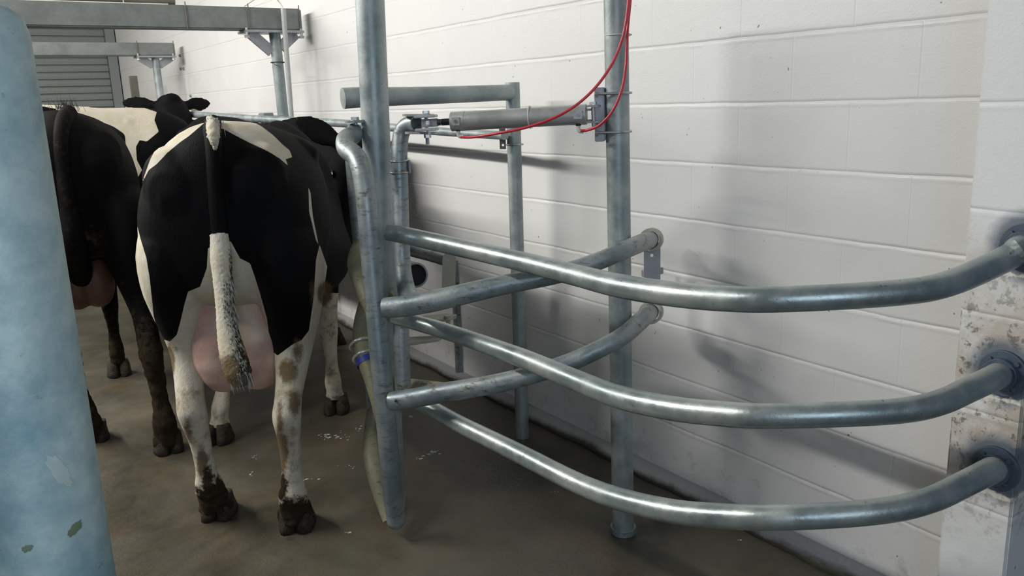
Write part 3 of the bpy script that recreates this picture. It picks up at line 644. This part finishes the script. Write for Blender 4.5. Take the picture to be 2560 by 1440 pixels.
TRUNK = [(-.165, 1.22, 1.05, .05, 1.14, 2, 2), (-.15, 1.33, .98, .13, 1.14, 1.8, 2), (-.11, 1.41, .90, .215, 1.12, 1.75, 2), (-.03, 1.455, .84, .275, 1.10, 1.85, 2.1), (.08, 1.465, .80, .305, 1.10, 2.0, 2.1), (.20, 1.46, .77, .315, 1.12, 2.25, 2.1), (.33, 1.45, .73, .318, 1.12, 2.5, 2.1), (.45, 1.43, .69, .310, 1.08, 2.2, 2.1), (.62, 1.42, .65, .308, .93, 1.5, 2.2), (.82, 1.415, .62, .335, .87, 1.33, 2.2), (1.0, 1.42, .62, .33, .86, 1.32, 2.2), (1.16, 1.44, .65, .295, .90, 1.4, 2.1), (1.30, 1.44, .70, .26, 1.03, 1.7, 2), (1.42, 1.40, .77, .215, 1.08, 1.8, 2), (1.52, 1.34, .86, .14, 1.10, 2, 2)]
def oriented(c, d, upv, hw, hh, n=28, p=2.3):
    d = d/np.linalg.norm(d); r = np.cross(d, upv); r /= np.linalg.norm(r); u = np.cross(r, d); a = np.linspace(0, 2*np.pi, n, endpoint=False)
    return c+np.outer(hw*sgnpow(np.cos(a), 2/p), r)+np.outer(hh*sgnpow(np.sin(a), 2/p), u)
def head_geo(poll, dirv, upv, s=1.0, earang=0.0):
    dirv = dirv/np.linalg.norm(dirv); r = np.cross(dirv, upv); r /= np.linalg.norm(r); u = np.cross(r, dirv)
    # poll is top of the head; skull axis lies beneath it
    prof = [(-.06, .055, .055, -.10), (-.02, .09, .085, -.095), (.05, .108, .10, -.10), (.12, .118, .112, -.105), (.20, .112, .112, -.115), (.28, .092, .098, -.12), (.36, .074, .078, -.125), (.43, .070, .066, -.13), (.49, .074, .060, -.135), (.53, .062, .050, -.14), (.55, .03, .025, -.145)]
    R = [oriented(poll+dirv*x*s+u*z*s, dirv, upv, hw*s, hh*s) for x, hw, hh, z in dens(prof, 2)]
    parts = [loft(R)]
    # poll tuft bump
    parts.append(loft([oriented(poll+dirv*.03*s+u*z*s, u, dirv, q*s, q*s*.8, 16) for z, q in ((-.09, .07), (-.04, .075), (0, .06), (.025, .035), (.03, .01))]))
    eyes = []
    for sd in (-1, 1):
        e = poll+dirv*.175*s+r*sd*.108*s-u*.085*s; eyes.append((e+r*sd*.010*s+dirv*.006*s, r*sd))
        parts.append(loft([oriented(e+r*sd*q*s-r*sd*.02*s, r*sd, upv, w*s, w*s*.8, 14) for q, w in ((-.02, .045), (0, .043), (.014, .03))]))
        b = poll+dirv*.02*s+r*sd*.085*s-u*.075*s; ed = r*sd*math.cos(earang)-dirv*.35-u*math.sin(.25+earang); ed /= np.linalg.norm(ed)
        parts.append(loft([oriented(b+ed*t*s, ed, u-ed*(u@ed)*0+dirv*.8, w*s, th*s, 16, 2) for t, w, th in ((-.02, .022, .02), (.03, .030, .022), (.08, .052, .018), (.13, .058, .014), (.18, .048, .011), (.22, .025, .008), (.235, .008, .004))]))
    return parts, eyes, r, u
def remesh(parts, vox, smooth_it=6):
    V = []; Fc = []
    for v, f in parts:
        b = len(V); V += list(v); Fc += [tuple(i+b for i in q) for q in f]
    me = bpy.data.meshes.new('tmp'); me.from_pydata([tuple(v) for v in V], [], Fc); o = bpy.data.objects.new('tmp', me); COL.objects.link(o)
    bm = bmesh.new(); bm.from_mesh(me); bmesh.ops.recalc_face_normals(bm, faces=bm.faces); bm.to_mesh(me); bm.free()
    m = o.modifiers.new('r', 'REMESH'); m.mode = 'VOXEL'; m.voxel_size = vox
    s = o.modifiers.new('s', 'SMOOTH'); s.factor = .5; s.iterations = smooth_it
    dg = bpy.context.evaluated_depsgraph_get(); dg.update(); ev = o.evaluated_get(dg).to_mesh()
    n = len(ev.vertices); A = np.empty(n*3); ev.vertices.foreach_get('co', A); A = A.reshape(-1, 3)
    F_ = [tuple(p.vertices) for p in ev.polygons]; o.evaluated_get(dg).to_mesh_clear(); bpy.data.objects.remove(o); bpy.data.meshes.remove(me)
    return A, F_
def poly_sdf(P, poly):
    """signed distance, positive inside, in the units of P"""
    poly = np.array(poly, float); n = len(poly); d = np.full(len(P), 1e9); ins = np.zeros(len(P), bool)
    for i in range(n):
        a, b = poly[i], poly[(i+1) % n]; ab = b-a; t = np.clip(((P-a) @ ab)/max(ab @ ab, 1e-9), 0, 1); d = np.minimum(d, np.linalg.norm(P-a-t[:, None]*ab, axis=1))
        c_ = (a[1] > P[:, 1]) != (b[1] > P[:, 1]); xi = a[0]+(P[:, 1]-a[1])*(b[0]-a[0])/(b[1]-a[1]+1e-12); ins ^= c_ & (P[:, 0] < xi)
    return np.where(ins, d, -d)
def hide(name, black, white, ragged=.35):
    m = NT(name)
    at_ = m.n.new('ShaderNodeAttribute'); at_.attribute_name = 'coat'; sp = m.n.new('ShaderNodeSeparateColor'); m.l(at_.outputs['Color'], sp.inputs[0])
    fur = m.noise(60, 4, .7, m.co((1, 1, .35))); fur2 = m.noise(240, 3, .6, m.co((1, 1, .2)))
    f = m.math('ADD', sp.outputs[0], m.math('MULTIPLY', m.math('SUBTRACT', fur, .5), ragged*.12)); f = m.ramp(f, [(.488, 0.), (.512, 1.)])
    wh = m.mix(m.ramp(m.noise(11, 5, .65), [(.35, 0.), (.7, 1.)]), white, tuple(x*y for x, y in zip(white, (.86, .80, .66))))
    wh = m.mix(m.ramp(fur2, [(.3, .22), (.6, 0.)]), wh, tuple(x*.6 for x in white))
    bl = m.mix(m.ramp(m.noise(4, 4), [(.3, 0.), (.7, 1.)]), black, tuple(x*1.9+.002 for x in black))
    c = m.mix(f, bl, wh)
    st = m.math('MULTIPLY', sp.outputs[1], 1.0); stn = m.math('ADD', st, m.math('MULTIPLY', m.math('SUBTRACT', m.noise(16, 7, .75), .5), 1.0))
    c = m.mix(m.math('MULTIPLY', m.ramp(stn, [(.38, 0.), (.62, 1.)]), .9), c, (.125, .078, .034))
    md = m.math('ADD', sp.outputs[2], m.math('MULTIPLY', m.math('SUBTRACT', m.noise(34, 7, .75), .5), 1.1)); mdf = m.ramp(md, [(.45, 0.), (.60, 1.)])
    c = m.mix(mdf, c, m.mix(m.noise(50, 4), (.014, .011, .008), (.05, .036, .022)))
    m.set(color=c, rough=.72, spec=.06, sheen=.0)
    h = m.math('ADD', m.math('MULTIPLY', fur2, .5), m.math('MULTIPLY', fur, .5)); h = m.math('ADD', h, m.math('MULTIPLY', mdf, 1.2)); m.bump(h, .55, .006); return m.m
M_HIDE = hide('holstein_hide', (.0026, .0026, .003), (.62, .58, .50))
M_HIDE_MUD = hide('muddy_hide', (.0045, .004, .004), (.60, .55, .46), .6)
M_TEAR = plain('wet_eye', (.012, .012, .02), .04); 
mm = NT('caked_mud'); mm.set(color=mm.mix(mm.ramp(mm.noise(45, 6, .7), [(.4, 0.), (.65, 1.)]), (.016, .012, .008), (.06, .042, .022)), rough=.8); mm.bump(mm.noise(60, 5, .7), 1., .01); M_MUD = mm.m
M_HOOF = plain('horn_hoof', (.03, .024, .018), .6); M_HAIRW = plain('pale_tail_hair', (.55, .52, .46), .7); M_HAIRB = plain('black_tail_hair', (.008, .008, .008), .6); M_HAIRD = plain('soiled_tail_hair', (.10, .085, .06), .8)
ud = NT('udder_skin'); uc = ud.mix(ud.ramp(ud.noise(6, 4, .6), [(.35, 0.), (.65, 1.)]), (.56, .30, .27), (.64, .50, .40)); uc = ud.mix(ud.ramp(ud.noise(26, 5, .7), [(.62, 0.), (.75, .4)]), uc, (.30, .17, .12)); ud.set(color=uc, rough=.5, sss=.15); ud.b.inputs['Subsurface Radius'].default_value = (.02, .008, .005); ud.bump(ud.noise(18, 5, .6), .35, .01)
M_UD = ud.m
ud2 = NT('dirty_udder_skin'); ud2.set(color=ud2.mix(ud2.noise(9, 5), (.17, .08, .045), (.09, .042, .022)), rough=.6); M_UD2 = ud2.m

def hair(name, roots, dirs, lens, w, mat, parent, droop=.3, n=4):
    V = []; Fc = []
    for p, d, L_ in zip(roots, dirs, lens):
        p = np.array(p, float); d = np.array(d, float); d /= np.linalg.norm(d); s_ = np.cross(d, rng.normal(size=3)); s_ /= np.linalg.norm(s_); q = p.copy(); b = len(V)
        for i in range(n+1):
            t = i/n; ww = w*(1-t)**.7; V.append(q+s_*ww); V.append(q-s_*ww); dd = d+np.array([0, 0, -droop])*t; q = q+dd/np.linalg.norm(dd)*L_/n
        for i in range(n): Fc.append((b+2*i, b+2*i+1, b+2*i+3, b+2*i+2))
    return mesh_obj(name, V, Fc, mat, parent)
class Cow:
    def __init__(s, label, org, heading, mat, vox=.014, feet=None, neck=None, head=None, coat=None, scale=1.0, belly=0., zlift=0., trunk=None, hind=None, wide=1.0, hs=1.0, crust=.02):
        h = math.radians(heading); s.f = np.array([math.sin(h), math.cos(h), 0]); s.lft = np.array([-math.cos(h), math.sin(h), 0]); s.o = np.array([org[0], org[1], 0.]); s.sc = scale
        feet = feet or {}
        s.t = thing('cow', label, 'cow', tuple(s.o), 'cows in the holding pen')
        T = dens(trunk or TRUNK, 3); parts = [loft([ring_yz(*r[:5], max(r[5], 1.3), r[6]) for r in (T*np.array([1, 1, 1, wide, 1, 1, 1])+np.array([0, zlift, zlift, 0, zlift, 0, 0]))])]
        s.feet = []
        H_ = hind or HIND
        for key, pts, sd in (('hl', H_, 1), ('hr', H_, -1), ('fl', FORE, 1), ('fr', FORE, -1)):
            ft = feet.get(key, (0, 0)); parts.append(loft(leg_rings([(a, b*wide, c_+(zlift if c_ > .5 else 0), d, e) for a, b, c_, d, e in pts], sd, ft))); s.feet.append((pts[-1][0]+ft[0], sd*pts[-1][1]*wide+ft[1]))
            # shoulder blade and pin mass
        for sd in (-1, 1):
            parts.append(loft([oriented(np.array([x, sd*y*wide, z+zlift]), np.array([.2, 0, -1.]), np.array([1., 0, 0]), a, b, 20) for x, y, z, a, b in ((1.10, .06, 1.30, .05, .03), (1.13, .095, 1.21, .07, .09), (1.19, .145, 1.07, .09, .13), (1.26, .185, .93, .08, .11), (1.30, .16, .83, .04, .05))]))
            parts.append(loft([oriented(np.array([x, sd*y*wide, z+zlift]), np.array([0, sd*1., -.15]), np.array([0, 0, 1.]), a, b, 16) for x, y, z, a, b in ((.34, .16, 1.36, .12, .06), (.34, .24, 1.335, .085, .05), (.34, .292, 1.315, .045, .03))]))
            parts.append(loft([oriented(np.array([x, sd*y*wide, z+zlift]), np.array([-1, sd*.2, -.15]), np.array([0, 0, 1.]), a, b, 16) for x, y, z, a, b in ((.0, .12, 1.27, .12, .13), (-.08, .125, 1.25, .11, .13), (-.135, .12, 1.22, .08, .10), (-.158, .115, 1.20, .04, .05))]))
        if neck is None: neck = [(1.25, 0, 1.16), (1.5, 0, 1.22), (1.75, 0, 1.32)]
        nk = dens([(*p, w, hh) for p, (w, hh) in zip(neck, [(.17, .27), (.125, .20), (.095, .14), (.09, .12)][:len(neck)])], 4)
        R = []
        for i, q in enumerate(nk):
            a, b = nk[max(i-1, 0)][:3], nk[min(i+1, len(nk)-1)][:3]; R.append(oriented(np.array(q[:3])+np.array([0, 0, zlift]), b-a, np.array([0, 0, 1.]), q[3], q[4], 28, 2))
        parts.append(loft(R))
        hd = head or ((1.86, 0, 1.50), (.75, 0, -.65), (.65, 0, .75), 0)
        hp, s.eyes, s.hr, s.hu = head_geo(np.array(hd[0], float)+np.array([0, 0, zlift]), np.array(hd[1], float), np.array(hd[2], float), hs, hd[3] if len(hd) > 3 else 0)
        parts += hp; s.hpoll = np.array(hd[0], float)+np.array([0, 0, zlift]); s.hd = np.array(hd[1], float)/np.linalg.norm(hd[1])
        A, Fc = remesh(parts, vox)
        W = s.W(A); s.body = mesh_obj('body', W, Fc, mat, s.t)
        n = len(W); colr = np.zeros((n, 4)); colr[:, 3] = 1
        cw, stn, mud = coat(A, W); colr[:, 0] = np.clip(.5+cw*.5, 0, 1); colr[:, 1] = np.clip(stn, 0, 1); colr[:, 2] = np.clip(mud, 0, 1)
        from mathutils import noise as mn
        dis = np.array([mn.fractal(Vector(w)*28, 1.0, 2.0, 4) if m_ > .35 else 0. for w, m_ in zip(W, colr[:, 2])])*np.clip(colr[:, 2]-.3, 0, .7)*crust
        for v, w, d0 in zip(s.body.data.vertices, W, dis):
            if d0: v.co += v.normal*float(d0)
        ca = s.body.data.attributes.new('coat', 'FLOAT_COLOR', 'POINT'); ca.data.foreach_set('color', colr.reshape(-1))
        for (x, y), b in zip(s.feet, (0, 0, 1, 1)):     # cloven hooves
            for k in (-1, 1):
                R = [s.W(oriented(np.array([x+dx, y+k*.030, z]), np.array([0, 0, 1.]), np.array([1., 0, 0]), .029*w_, .062*w_*l_, 14)) for z, dx, w_, l_ in ((.092, .0, .9, .7), (.06, .006, 1.05, .85), (.025, .016, 1.15, 1.0), (0.0, .022, 1.22, 1.08))]
                v, f = loft(R); 
                v = [np.array(q)+rng.normal(size=3)*.0012 for q in v]; mesh_obj('hoof', v, f, M_MUD, s.t)
        for e, nrm in s.eyes:
            R = [s.W(oriented(e+nrm*q, nrm, np.array([0, 0, 1.]), w_, w_, 16)) for q, w_ in ((-.01, .022), (.004, .021), (.012, .016), (.017, .008), (.0185, .001))]
            v, f = loft(R); mesh_obj('eye', v, f, M_TEAR, s.t)
    def W(s, A):
        A = np.atleast_2d(np.array(A, float))*s.sc; return s.o+np.outer(A[:, 0], s.f)+np.outer(A[:, 1], s.lft)+np.outer(A[:, 2], [0, 0, 1])
    def L(s, P):
        d = np.array(P, float)-s.o; return np.array([d @ s.f, d @ s.lft, d[2]])/s.sc
    def udder(s, c, sx, sy, sz, mat, teats=True):
        parts = []
        for dx in (-1, 1):
            for dy in (-1, 1):
                q = np.array(c)+np.array([dx*sx*.35, dy*sy*.36, -sz*.1])
                parts.append(loft([oriented(q+np.array([0, -dy*sy*.28*max(0, z), z*sz]), np.array([0, 0, 1.]), np.array([1., 0, 0]), sy*w_, sx*w_, 22, 2) for z, w_ in ((-1, .08), (-.93, .3), (-.78, .46), (-.5, .60), (-.1, .64), (.3, .54), (.7, .38), (1.1, .20), (1.35, .10))]))
                if teats: parts.append(loft([oriented(q+np.array([0, dy*.01, -sz*.9-t]), np.array([0, 0, 1.]), np.array([1., 0, 0]), w_, w_, 12, 2) for t, w_ in ((-.03, .022), (.0, .016), (.03, .0135), (.05, .011), (.056, .003))]))
        A, Fc = remesh(parts, .009, 8); return mesh_obj('udder', s.W(A), Fc, mat, s.t)
    def tail(s, P, R, mat, seg=16): return pipe('tail', P, R, mat, s.t, seg=seg, per=8)

def blobs(P, L_):
    r = np.zeros(len(P))
    for x, y, a, b, k in L_: r = np.maximum(r, k*np.exp(-(((P[:, 0]-x)/a)**2+((P[:, 1]-y)/b)**2)))
    return r
# main cow, seen from behind
ORG = (.745, 2.86); HDG = 28
hL = atz(545, 1292, 0); hR = atz(742, 1322, 0); fR = atz(842, 1030, 0); fL_ = atz(545, 1105, 0)
def loc(p, o, h):
    h = math.radians(h); d = np.array([p[0]-o[0], p[1]-o[1]]); return d @ np.array([math.sin(h), math.cos(h)]), d @ np.array([-math.cos(h), math.sin(h)])
a, b = loc(hL, ORG, HDG), loc(hR, ORG, HDG); c3, d3 = loc(fR, ORG, HDG), loc(fL_, ORG, HDG)
feetA = {'hl': (a[0]-.02, a[1]-.19), 'hr': (b[0]-.02, b[1]+.19), 'fr': (c3[0]-1.185, c3[1]+.165), 'fl': (d3[0]-1.185, d3[1]-.165)}
print('FEET', feetA, 'front', c3, d3)
WHITE_A = [
 [(528, 288), (513, 290), (424, 325), (411, 333), (392, 367), (376, 398), (357, 450), (356, 456), (372, 425), (392, 410), (417, 383), (447, 358), (476, 337), (505, 312), (522, 298), (540, 318), (560, 323), (591, 340), (624, 357), (666, 376), (699, 396), (721, 415), (714, 398), (731, 393), (724, 376), (704, 359), (682, 337), (657, 318), (638, 307), (600, 298), (560, 285)],
 [(300, 560), (344, 568), (352, 600), (366, 645), (374, 695), (379, 740), (384, 790), (395, 830), (402, 846), (425, 854), (442, 837), (452, 800), (460, 765), (470, 729), (500, 717), (517, 670), (520, 620), (575, 600), (600, 646), (625, 658), (637, 692), (650, 733), (667, 796), (673, 837), (676, 875), (694, 889), (730, 862), (754, 850), (772, 827), (782, 760), (786, 715), (790, 650), (799, 612), (810, 643), (818, 667), (812, 707), (815, 730), (838, 733), (950, 735), (1100, 800), (1100, 1500), (200, 1500), (200, 560)],
 [(771, 468), (776, 480), (782, 540), (794, 600), (797, 614), (790, 600), (773, 530)]]
def coatA(A, W):
    P = project(W); d = np.full(len(P), -1e9)
    for q in WHITE_A: d = np.maximum(d, poly_sdf(P, q))
    cw = d/14.0
    x = A[:, 0]; cw = np.where(x > 1.35, -1, cw)                      # black neck and head
    st = blobs(P, [(425, 905, 16, 60, .8), (470, 1080, 22, 70, .55), (505, 1150, 20, 60, .7), (720, 930, 35, 45, .7), (735, 1010, 26, 60, .6), (700, 1130, 26, 90, .75), (812, 735, 22, 35, .95), (700, 1060, 15, 90, .6), (430, 870, 30, 20, .5), (745, 880, 25, 60, .5), (780, 730, 14, 60, .5), (600, 345, 60, 14, .25), (840, 995, 25, 10, .6)])
    st = np.clip(st*1.15, 0, 1); st = np.maximum(st, .40*np.clip((.85-A[:, 2])/.3, 0, 1))
    mud = np.maximum(blobs(P, [(548, 1260, 75, 75, 1.1), (742, 1310, 80, 75, 1.1), (520, 1190, 22, 40, .75), (705, 1215, 22, 50, .8), (845, 1040, 60, 14, .9), (668, 372, 26, 10, .42), (685, 385, 10, 8, .42)]), np.clip((.13-A[:, 2])/.06, 0, .8)*(A[:, 0] < .6))
    return cw, st, mud
cowA = Cow('black and white cow seen from directly behind, pale band across rump, pink udder showing', ORG, HDG, M_HIDE, vox=.0085, feet=feetA, coat=coatA, zlift=.0,
           neck=[(1.25, 0, 1.12), (1.46, .08, 1.08), (1.62, .24, 1.0)], head=((1.66, .28, 1.14), (.55, .5, -.66), (.5, .4, .75)))
u = cowA.udder((.11, .01, .755), .17, .168, .225, M_UD, teats=False)
from mathutils.bvhtree import BVHTree
def bvh(o): return BVHTree.FromPolygons([v.co.copy() for v in o.data.vertices], [tuple(p.vertices) for p in o.data.polygons])
BA = bvh(cowA.body)
def snap(pts, B, lift, dmin=None):
    out = []; last = None
    for x, y, d, w in pts:
        r = Vector(tuple(ray(x, y))); hit = B.ray_cast(Vector((0, 0, CAMZ)), r.normalized())
        if hit[0] is not None:
            dd = (hit[0]-Vector((0, 0, CAMZ))).length/r.length-lift*(w/2*d/F); last = dd
        else: dd = last if last is not None else d
        out.append([x, y, dd, w])
    for k in range(3):
        for i in range(1, len(out)-1): out[i][2] = min(out[i][2], (out[i-1][2]+out[i+1][2])/2+.004)
    return [tuple(q) for q in out]
# tail
TP = [(533, 306, 2.70, 40), (530, 325, 2.66, 44), (533, 352, 2.62, 42), (536, 400, 2.60, 40), (540, 470, 2.60, 40), (545, 540, 2.62, 40), (551, 595, 2.64, 42)]
TP = snap(TP, BA, .1); tA = pipe('tail', pp(TP), pr(TP), M_HIDE, cowA.t, seg=20)
def paint(o, cw, st=0., mud=0.):
    n = len(o.data.vertices); c_ = np.tile([.5+.5*cw, st, mud, 1.], (n, 1)); at2 = o.data.attributes.new('coat', 'FLOAT_COLOR', 'POINT')
    return c_, at2
c_, at2 = paint(tA, -1.); at2.data.foreach_set('color', c_.reshape(-1))
TW = [(548, 588, 2.64, 44), (553, 650, 2.62, 52), (558, 710, 2.60, 46), (563, 770, 2.59, 44), (570, 830, 2.58, 52), (583, 890, 2.57, 66), (596, 935, 2.57, 66), (604, 965, 2.57, 36)]
dl = TP[-1][2]; TW = [(x, y, dl-.02-.0002*(y-588), w) for x, y, d, w in TW]; tB = pipe('tail_switch', pp(TW), pr(TW), M_HIDE, cowA.t, seg=40, per=18)
W = np.array([tuple(tB.matrix_world @ v.co) if False else tuple(v.co) for v in tB.data.vertices]); P2 = project(W)
for v, p in zip(tB.data.vertices, P2): v.co += Vector(rng.normal(size=3)*.0007)
c_ = np.zeros((len(W), 4)); c_[:, 3] = 1; c_[:, 0] = 1.0
cxl = np.interp(P2[:, 1], [588, 710, 830, 965], [558, 575, 582, 600]); k = np.clip((P2[:, 0]-cxl)/12+.5, 0, 1)*np.clip((P2[:, 1]-600)/40, 0, 1)
c_[:, 2] = .12+.46*k; c_[:, 1] = np.clip((P2[:, 1]-830)/110, 0, .85)
at2 = tB.data.attributes.new('coat', 'FLOAT_COLOR', 'POINT'); at2.data.foreach_set('color', c_.reshape(-1))
rt = []; dr = []; ln = []
for i in range(1500):
    t = rng.random(); y = 600+350*t; x = np.interp(y, [588, 650, 710, 770, 830, 890, 935, 965], [548, 553, 558, 563, 570, 583, 596, 604]); wv = np.interp(y, [588, 710, 830, 890, 935, 965], [18, 22, 25, 32, 31, 16]); th = rng.random()*6.28
    rt.append(at(x+wv*math.cos(th)*.95, y, dl-.02-.0002*(y-588)-abs(wv*math.sin(th))*dl/F)); dr.append((rng.normal()*.10+.12, rng.normal()*.12, -1)); ln.append(.03+.03*rng.random())
hair('tail_hair', rt[:900], dr[:900], ln[:900], .0016, M_HAIRW, tB); hair('tail_hair', rt[900:], dr[900:], ln[900:], .0016, M_HAIRD, tB)
rt = []; dr = []; ln = []
for i in range(520):
    t = rng.random(); q = snap([(531+rng.normal()*(8-3*t), 294+50*t, TP[1][2], 10)], BA, 0)[0]; rt.append(at(q[0], q[1], min(q[2], TP[1][2]+.03)-.030)); dr.append((rng.normal()*.13, -.22, -1)); ln.append(.045+.03*rng.random())
hair('tailhead_hair', rt, dr, ln, .0016, M_HAIRW, cowA.t, droop=.5)

tf = snap([(526, 298, 2.6, 20), (532, 318, 2.6, 30), (534, 342, 2.6, 30), (537, 362, 2.6, 16), (538, 375, 2.6, 4)], bvh(tA), .3)
tt = pipe('tailhead_tuft', pp(tf), pr(tf), M_HIDE, cowA.t, seg=16, per=8)
for v in tt.data.vertices: v.co += Vector(rng.normal(size=3)*.0015)
c_, at2 = paint(tt, 1., .18); at2.data.foreach_set('color', c_.reshape(-1))
# muddy cow at the left, rump to the camera
OC = (.405, 3.97); HC = 4
cR = atz(430, 1128, 0); cL = atz(232, 1103, 0)
a, b = loc(cL, OC, HC), loc(cR, OC, HC)
feetC = {'hl': (a[0]-.02, a[1]-.19), 'hr': (b[0]-.02, b[1]+.19)}
print('C', feetC)
def coatC(A, W):
    P = project(W); st = .28+.25*np.exp(-((P[:, 0]-175)/60.)**2-((P[:, 1]-640)/160.)**2); mud = .30+.35*np.clip((700-P[:, 1])/-200, 0, 1)
    return np.full(len(P), -1.), st*np.clip((P[:, 1]-380)/200, 0, 1), mud*np.clip((P[:, 1]-330)/200, .3, 1)
cowC = Cow('muddy black cow at left seen from behind, half hidden by the near post', OC, HC, M_HIDE_MUD, vox=.012, feet=feetC, coat=coatC, zlift=.06, wide=.95, neck=[(1.25, 0, 1.10), (1.48, 0, 1.0), (1.68, 0, .86)], head=((1.74, 0, .98), (.6, 0, -.8), (.8, 0, .6)))
cowC.udder((.22, -.02, .80), .15, .12, .15, M_UD2, teats=False)
TC0 = [(172, 282, 3.72, 40), (160, 300, 3.64, 38), (152, 350, 3.60, 34), (158, 430, 3.60, 32), (172, 520, 3.60, 40), (185, 600, 3.60, 56), (198, 670, 3.60, 60), (205, 730, 3.60, 40)]
TC = snap(TC0, bvh(cowC.body), .5); tC = pipe('tail', pp(TC), pr(TC), M_HIDE_MUD, cowC.t, seg=24, per=12); c_, at2 = paint(tC, -1., .22, .42); at2.data.foreach_set('color', c_.reshape(-1))
rt = []; dr = []; ln = []
for i in range(110): rt.append(at(165+rng.normal()*20, 268+rng.random()*14, 3.44)); dr.append((rng.normal()*.5, rng.normal()*.3, 1)); ln.append(.02+.045*rng.random())
hair('tailhead_hair', rt, dr, ln, .0012, M_HAIRB, cowC.t, droop=0)

# cow behind, broadside, cream patch
OD = (-.05, 6.6); HD = 89
WHITE_D = [[(40, 240), (84, 244), (163, 254), (215, 253), (267, 254), (340, 263), (392, 280), (386, 300), (397, 329), (367, 354), (349, 350), (340, 367), (342, 400), (355, 425), (330, 470), (280, 480), (200, 420), (160, 330), (140, 272), (85, 262), (40, 255)], [(60, 300), (88, 283), (120, 290), (129, 300), (115, 318), (70, 330)]]
def coatD(A, W):
    P = project(W); d = np.full(len(P), -1e9)
    for q in WHITE_D: d = np.maximum(d, poly_sdf(P, q))
    return d/9.0, .25*np.exp(-((P[:, 0]-250)/70.)**2)+np.zeros(len(P)), np.clip((.3-A[:, 2])/.3, 0, .7)
cowD = Cow('broadside cow behind the muddy one, large cream patch along its back', OD, HD, M_HIDE, vox=.013, coat=coatD, zlift=.10, scale=1.04, trunk=[(t[0], t[1]-.07*min(1, max(0, (t[0]-.75)/.5)), *t[2:]) for t in TRUNK], neck=[(1.25, 0, 1.10), (1.5, 0, 1.0), (1.72, -.02, .9)], head=((1.82, -.03, 1.02), (.6, 0, -.8), (.8, 0, .6)))
# cow whose poll and ears show over the others' backs
p_ = at(428, 240, 6.9); OE = (p_.x-.15, p_.y+1.9); 
def coatE(A, W):
    P = project(W); return poly_sdf(P, [(476, 273), (485, 272), (505, 279), (513, 290), (505, 300), (485, 296)])/8.0, np.zeros(len(P)), np.zeros(len(P))
HE = math.degrees(math.atan2(p_.x-OE[0], p_.y-OE[1]))
h_ = math.radians(HE); d_ = np.array([p_.x-OE[0], p_.y-OE[1]]); ex = d_ @ np.array([math.sin(h_), math.cos(h_)]); ey = d_ @ np.array([-math.cos(h_), math.sin(h_)])
cowE = Cow('black cow facing the camera, only its poll and both ears showing over the backs', OE, HE, M_HIDE, vox=.014, coat=coatE, neck=[(1.25, 0, 1.14), (1.50, ey*.5, 1.28), (ex-.06, ey, p_.z-.14)], head=((ex, ey, p_.z+.005), (.70, -.05, -.65), (.65, 0, .70), -.05), zlift=.0, hs=1.2)
# cow to the right behind the main one, head turned to the camera, shining eye
p_ = at(922, 352, 4.45); OB = (1.53, 6.08)
HB = math.degrees(math.atan2(p_.x-OB[0], p_.y-OB[1])); h_ = math.radians(HB); d_ = np.array([p_.x-OB[0], p_.y-OB[1]]); ex = d_ @ np.array([math.sin(h_), math.cos(h_)]); ey = d_ @ np.array([-math.cos(h_), math.sin(h_)])
coatB = lambda A, W: (np.full(len(A), -1.), np.zeros(len(A)), np.zeros(len(A)))
hdir = np.array(at(884, 640, 4.15))-np.array(p_); 
hl_ = np.array([hdir[0]*math.sin(h_)+hdir[1]*math.cos(h_), -hdir[0]*math.cos(h_)+hdir[1]*math.sin(h_), hdir[2]])
cowB = Cow('black cow behind the tall post, facing the camera with a glinting eye', OB, HB, M_HIDE, vox=.012, coat=coatB, neck=[(1.2, 0, 1.12), (1.48, ey*.5, 1.18), (ex-.08, ey, p_.z-.16)], head=((ex, ey, p_.z), tuple(hl_), (.75, .1, .6), .05), wide=.82, hs=1.22)
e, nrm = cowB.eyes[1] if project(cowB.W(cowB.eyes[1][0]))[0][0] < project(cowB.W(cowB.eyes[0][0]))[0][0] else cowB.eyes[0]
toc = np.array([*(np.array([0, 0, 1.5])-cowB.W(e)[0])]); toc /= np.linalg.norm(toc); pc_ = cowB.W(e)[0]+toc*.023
pu = pipe('glint_disc', [Vector(pc_-toc*.004), Vector(pc_), Vector(pc_+toc*.003)], [.0105, .0105, .005], plain('pale_blue_glint', (.55, .85, 1.0), .1, .9), [o for o in cowB.t.children if o.name.startswith('eye')][0], smooth=False, seg=16)  # pale disc painted in for the glint of light on the eye
print('eyes B', [project(cowB.W(e))[0] for e, n in cowB.eyes], 'poll E', project(cowE.W(cowE.hpoll)))
# ------------------------------------------------------------------ light
def area(name, loc_, rot, sx, sy, energy, col):
    l = bpy.data.lights.new(name, 'AREA'); l.shape = 'RECTANGLE'; l.size = sx; l.size_y = sy; l.energy = energy; l.color = col
    o = bpy.data.objects.new(name, l); o.location = loc_; o.rotation_euler = rot; COL.objects.link(o); return o
# ceiling tubes running along the building
area('fluorescent_tube', (-1.75, 5.6, 3.42), (0, math.radians(-35), 0), .10, 6.0, 350, (1, .985, .93))
area('fluorescent_tube', (-1.9, 9.6, 3.38), (0, math.radians(-15), 0), .12, 3.6, 130, (1, .985, .93))
# daylight through the doorway right behind the camera
area('daylight_opening', (-.7, -1.5, 2.0), (math.radians(82), 0, math.radians(-20)), 1.6, 1.5, 40, (.72, .86, 1.0))
w = bpy.data.worlds.new('world'); SC.world = w; w.use_nodes = True; nt = w.node_tree; bg = nt.nodes['Background']
bg.inputs[0].default_value = (.62, .76, 1.0, 1); bg.inputs[1].default_value = .12
SC.view_settings.exposure = 0.0
